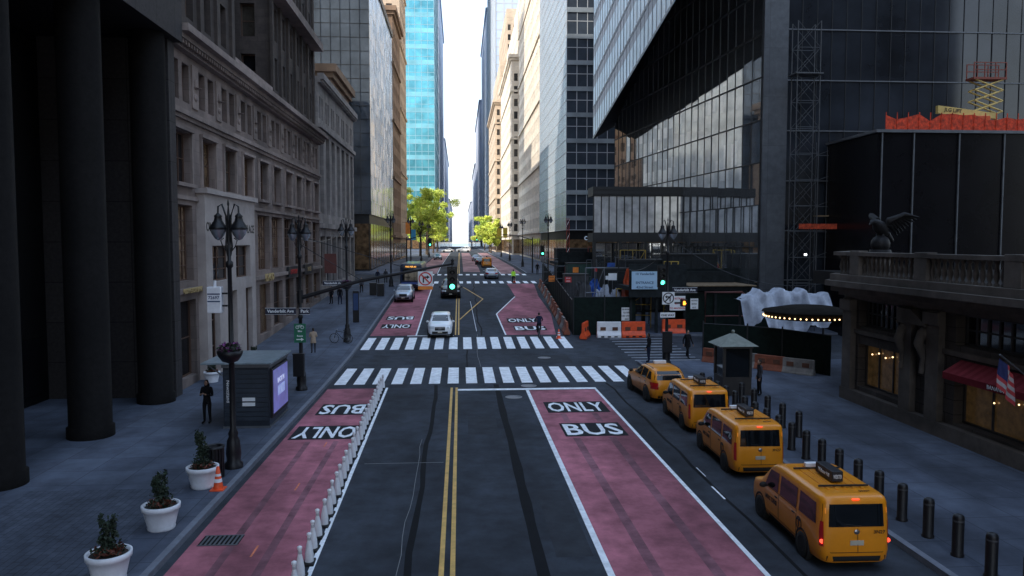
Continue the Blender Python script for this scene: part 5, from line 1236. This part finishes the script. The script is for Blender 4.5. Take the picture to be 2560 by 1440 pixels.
for x,y,z,m,l in ((-9,135,9,signo,'orange banner on a far building'),(-9,150,8,M('banner_blue',(.05,.3,.5),.6),'blue banner on a far building'),(9.6,190,9,M('banner_yellow',(.7,.5,.05),.6),'yellow banner on a far lamp post'),(9.4,160,8.5,M('banner_yellow',(.7,.5,.05),.6),'yellow banner on a far lamp post')):
    rt=root('street_banner',l,'banner',(x,y,z)); b=B(); b.box(-.45,.45,-.01,.01,0,2); b.make('cloth',m,rt); b=B(); b.tube([(-1,0,2.02),(.5,0,2.02)],.03,5); b.make('bracket',blackm,rt)
# ------------------------------------------------------------------ trees
def tree(x,y,h,rx,label,dens=13000):
    rt=root('tree',label,'tree',gp(x,y),0); b=B(); tips=[]
    b.tube([(0,0,0),(.1,.1,h*.2),(0,.2,h*.45),(.2,.1,h*.75)],[.28,.22,.16,.05],8)
    for k in range(9):
        a=k*2.4+R.random(); z0=h*R.uniform(.2,.5); r=rx*R.uniform(.6,.95); z1=z0+h*R.uniform(.12,.38)
        b.tube([(0,.1,z0),(math.cos(a)*r*.5,math.sin(a)*r*.5,(z0+z1)/2+.3),(math.cos(a)*r,math.sin(a)*r,z1)],[.1,.06,.02],6); tips.append((math.cos(a)*r*.8,math.sin(a)*r*.8,z1))
    b.make('trunk',bark,rt)
    b=B()
    cl=tips+[(R.gauss(0,.42)*rx,R.gauss(0,.42)*rx,h*R.uniform(.28,.92)) for _ in range(30)]
    for c in cl:
        r=R.uniform(.2,.38)*rx; mis=R.choice(((0,0,1),(0,0,1),(0,1),(1,1,2)))
        b.leaves(c,(r,r,r*.75),dens//len(cl),.24,mis)
    b.make('crown',[leaf1,leaf2,leaf3],rt)
for x,y,h,r in ((-11,213,19.5,5.8),(-9.5,226,20.5,6.5),(-10.5,241,18,6),(-9,260,15.5,5.5),(-8.5,285,13,4.5),(-9,312,13,4.5),(10.5,262,10,3.6),(11,290,14,5),(10.5,330,15,5)): tree(x,y,h,r,'street tree with fresh yellow-green spring leaves')
b=B(); b.quad((-600,1600,-1.8),(600,1600,-1.8),(600,4800,-1.8),(-600,4800,-1.8)); o=b.make('water',M('river_water',(.2,.3,.36),.3),kind='structure'); o['label']='pale river beyond the end of the street'; o['category']='river'
# ------------------------------------------------------------------ light, sky, camera
w=bpy.data.worlds.new('World'); SC.world=w; w.use_nodes=True; nt=w.node_tree
sky=nt.nodes.new('ShaderNodeTexSky'); sky.sky_type='NISHITA'; sky.sun_disc=False
sv=Vector((-.72,-.5,.6)); el=math.atan2(sv.z,math.hypot(sv.x,sv.y)); az=math.atan2(sv.x,sv.y)
sky.sun_elevation=el; sky.sun_rotation=az; sky.air_density=1.3; sky.dust_density=2.5; sky.ozone_density=1.5; sky.altitude=0
bg=nt.nodes['Background']; nt.links.new(sky.outputs[0],bg.inputs[0]); bg.inputs[1].default_value=.15
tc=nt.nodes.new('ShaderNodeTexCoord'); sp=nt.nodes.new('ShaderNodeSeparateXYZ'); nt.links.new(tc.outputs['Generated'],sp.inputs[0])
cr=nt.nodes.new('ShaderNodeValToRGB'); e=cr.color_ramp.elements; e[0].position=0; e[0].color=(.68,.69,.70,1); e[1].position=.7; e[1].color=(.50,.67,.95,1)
nt.links.new(sp.outputs[2],cr.inputs[0]); b2=nt.nodes.new('ShaderNodeBackground'); nt.links.new(cr.outputs[0],b2.inputs[0]); b2.inputs[1].default_value=1.5  # pale veil added over the sky to whiten it and brighten the street
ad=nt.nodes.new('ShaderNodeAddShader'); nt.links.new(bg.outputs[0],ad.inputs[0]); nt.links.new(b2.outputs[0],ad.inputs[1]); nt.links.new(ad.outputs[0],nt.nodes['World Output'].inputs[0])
sl=bpy.data.lights.new('sun','SUN'); sl.energy=5; sl.angle=rad(.5); sl.color=(1,.93,.82)
so=bpy.data.objects.new('sun',sl); COL.objects.link(so); so.rotation_euler=sv.to_track_quat('Z','Y').to_euler()
cam=bpy.data.cameras.new('camera'); cam.lens=27; cam.sensor_width=36; cam.clip_end=8000; cam.clip_start=.1
co=bpy.data.objects.new('camera',cam); COL.objects.link(co); co.location=(0,0,7.6); co.rotation_euler=(rad(90-3.428),0,rad(-3.867)); SC.camera=co
SC.view_settings.view_transform='Standard'
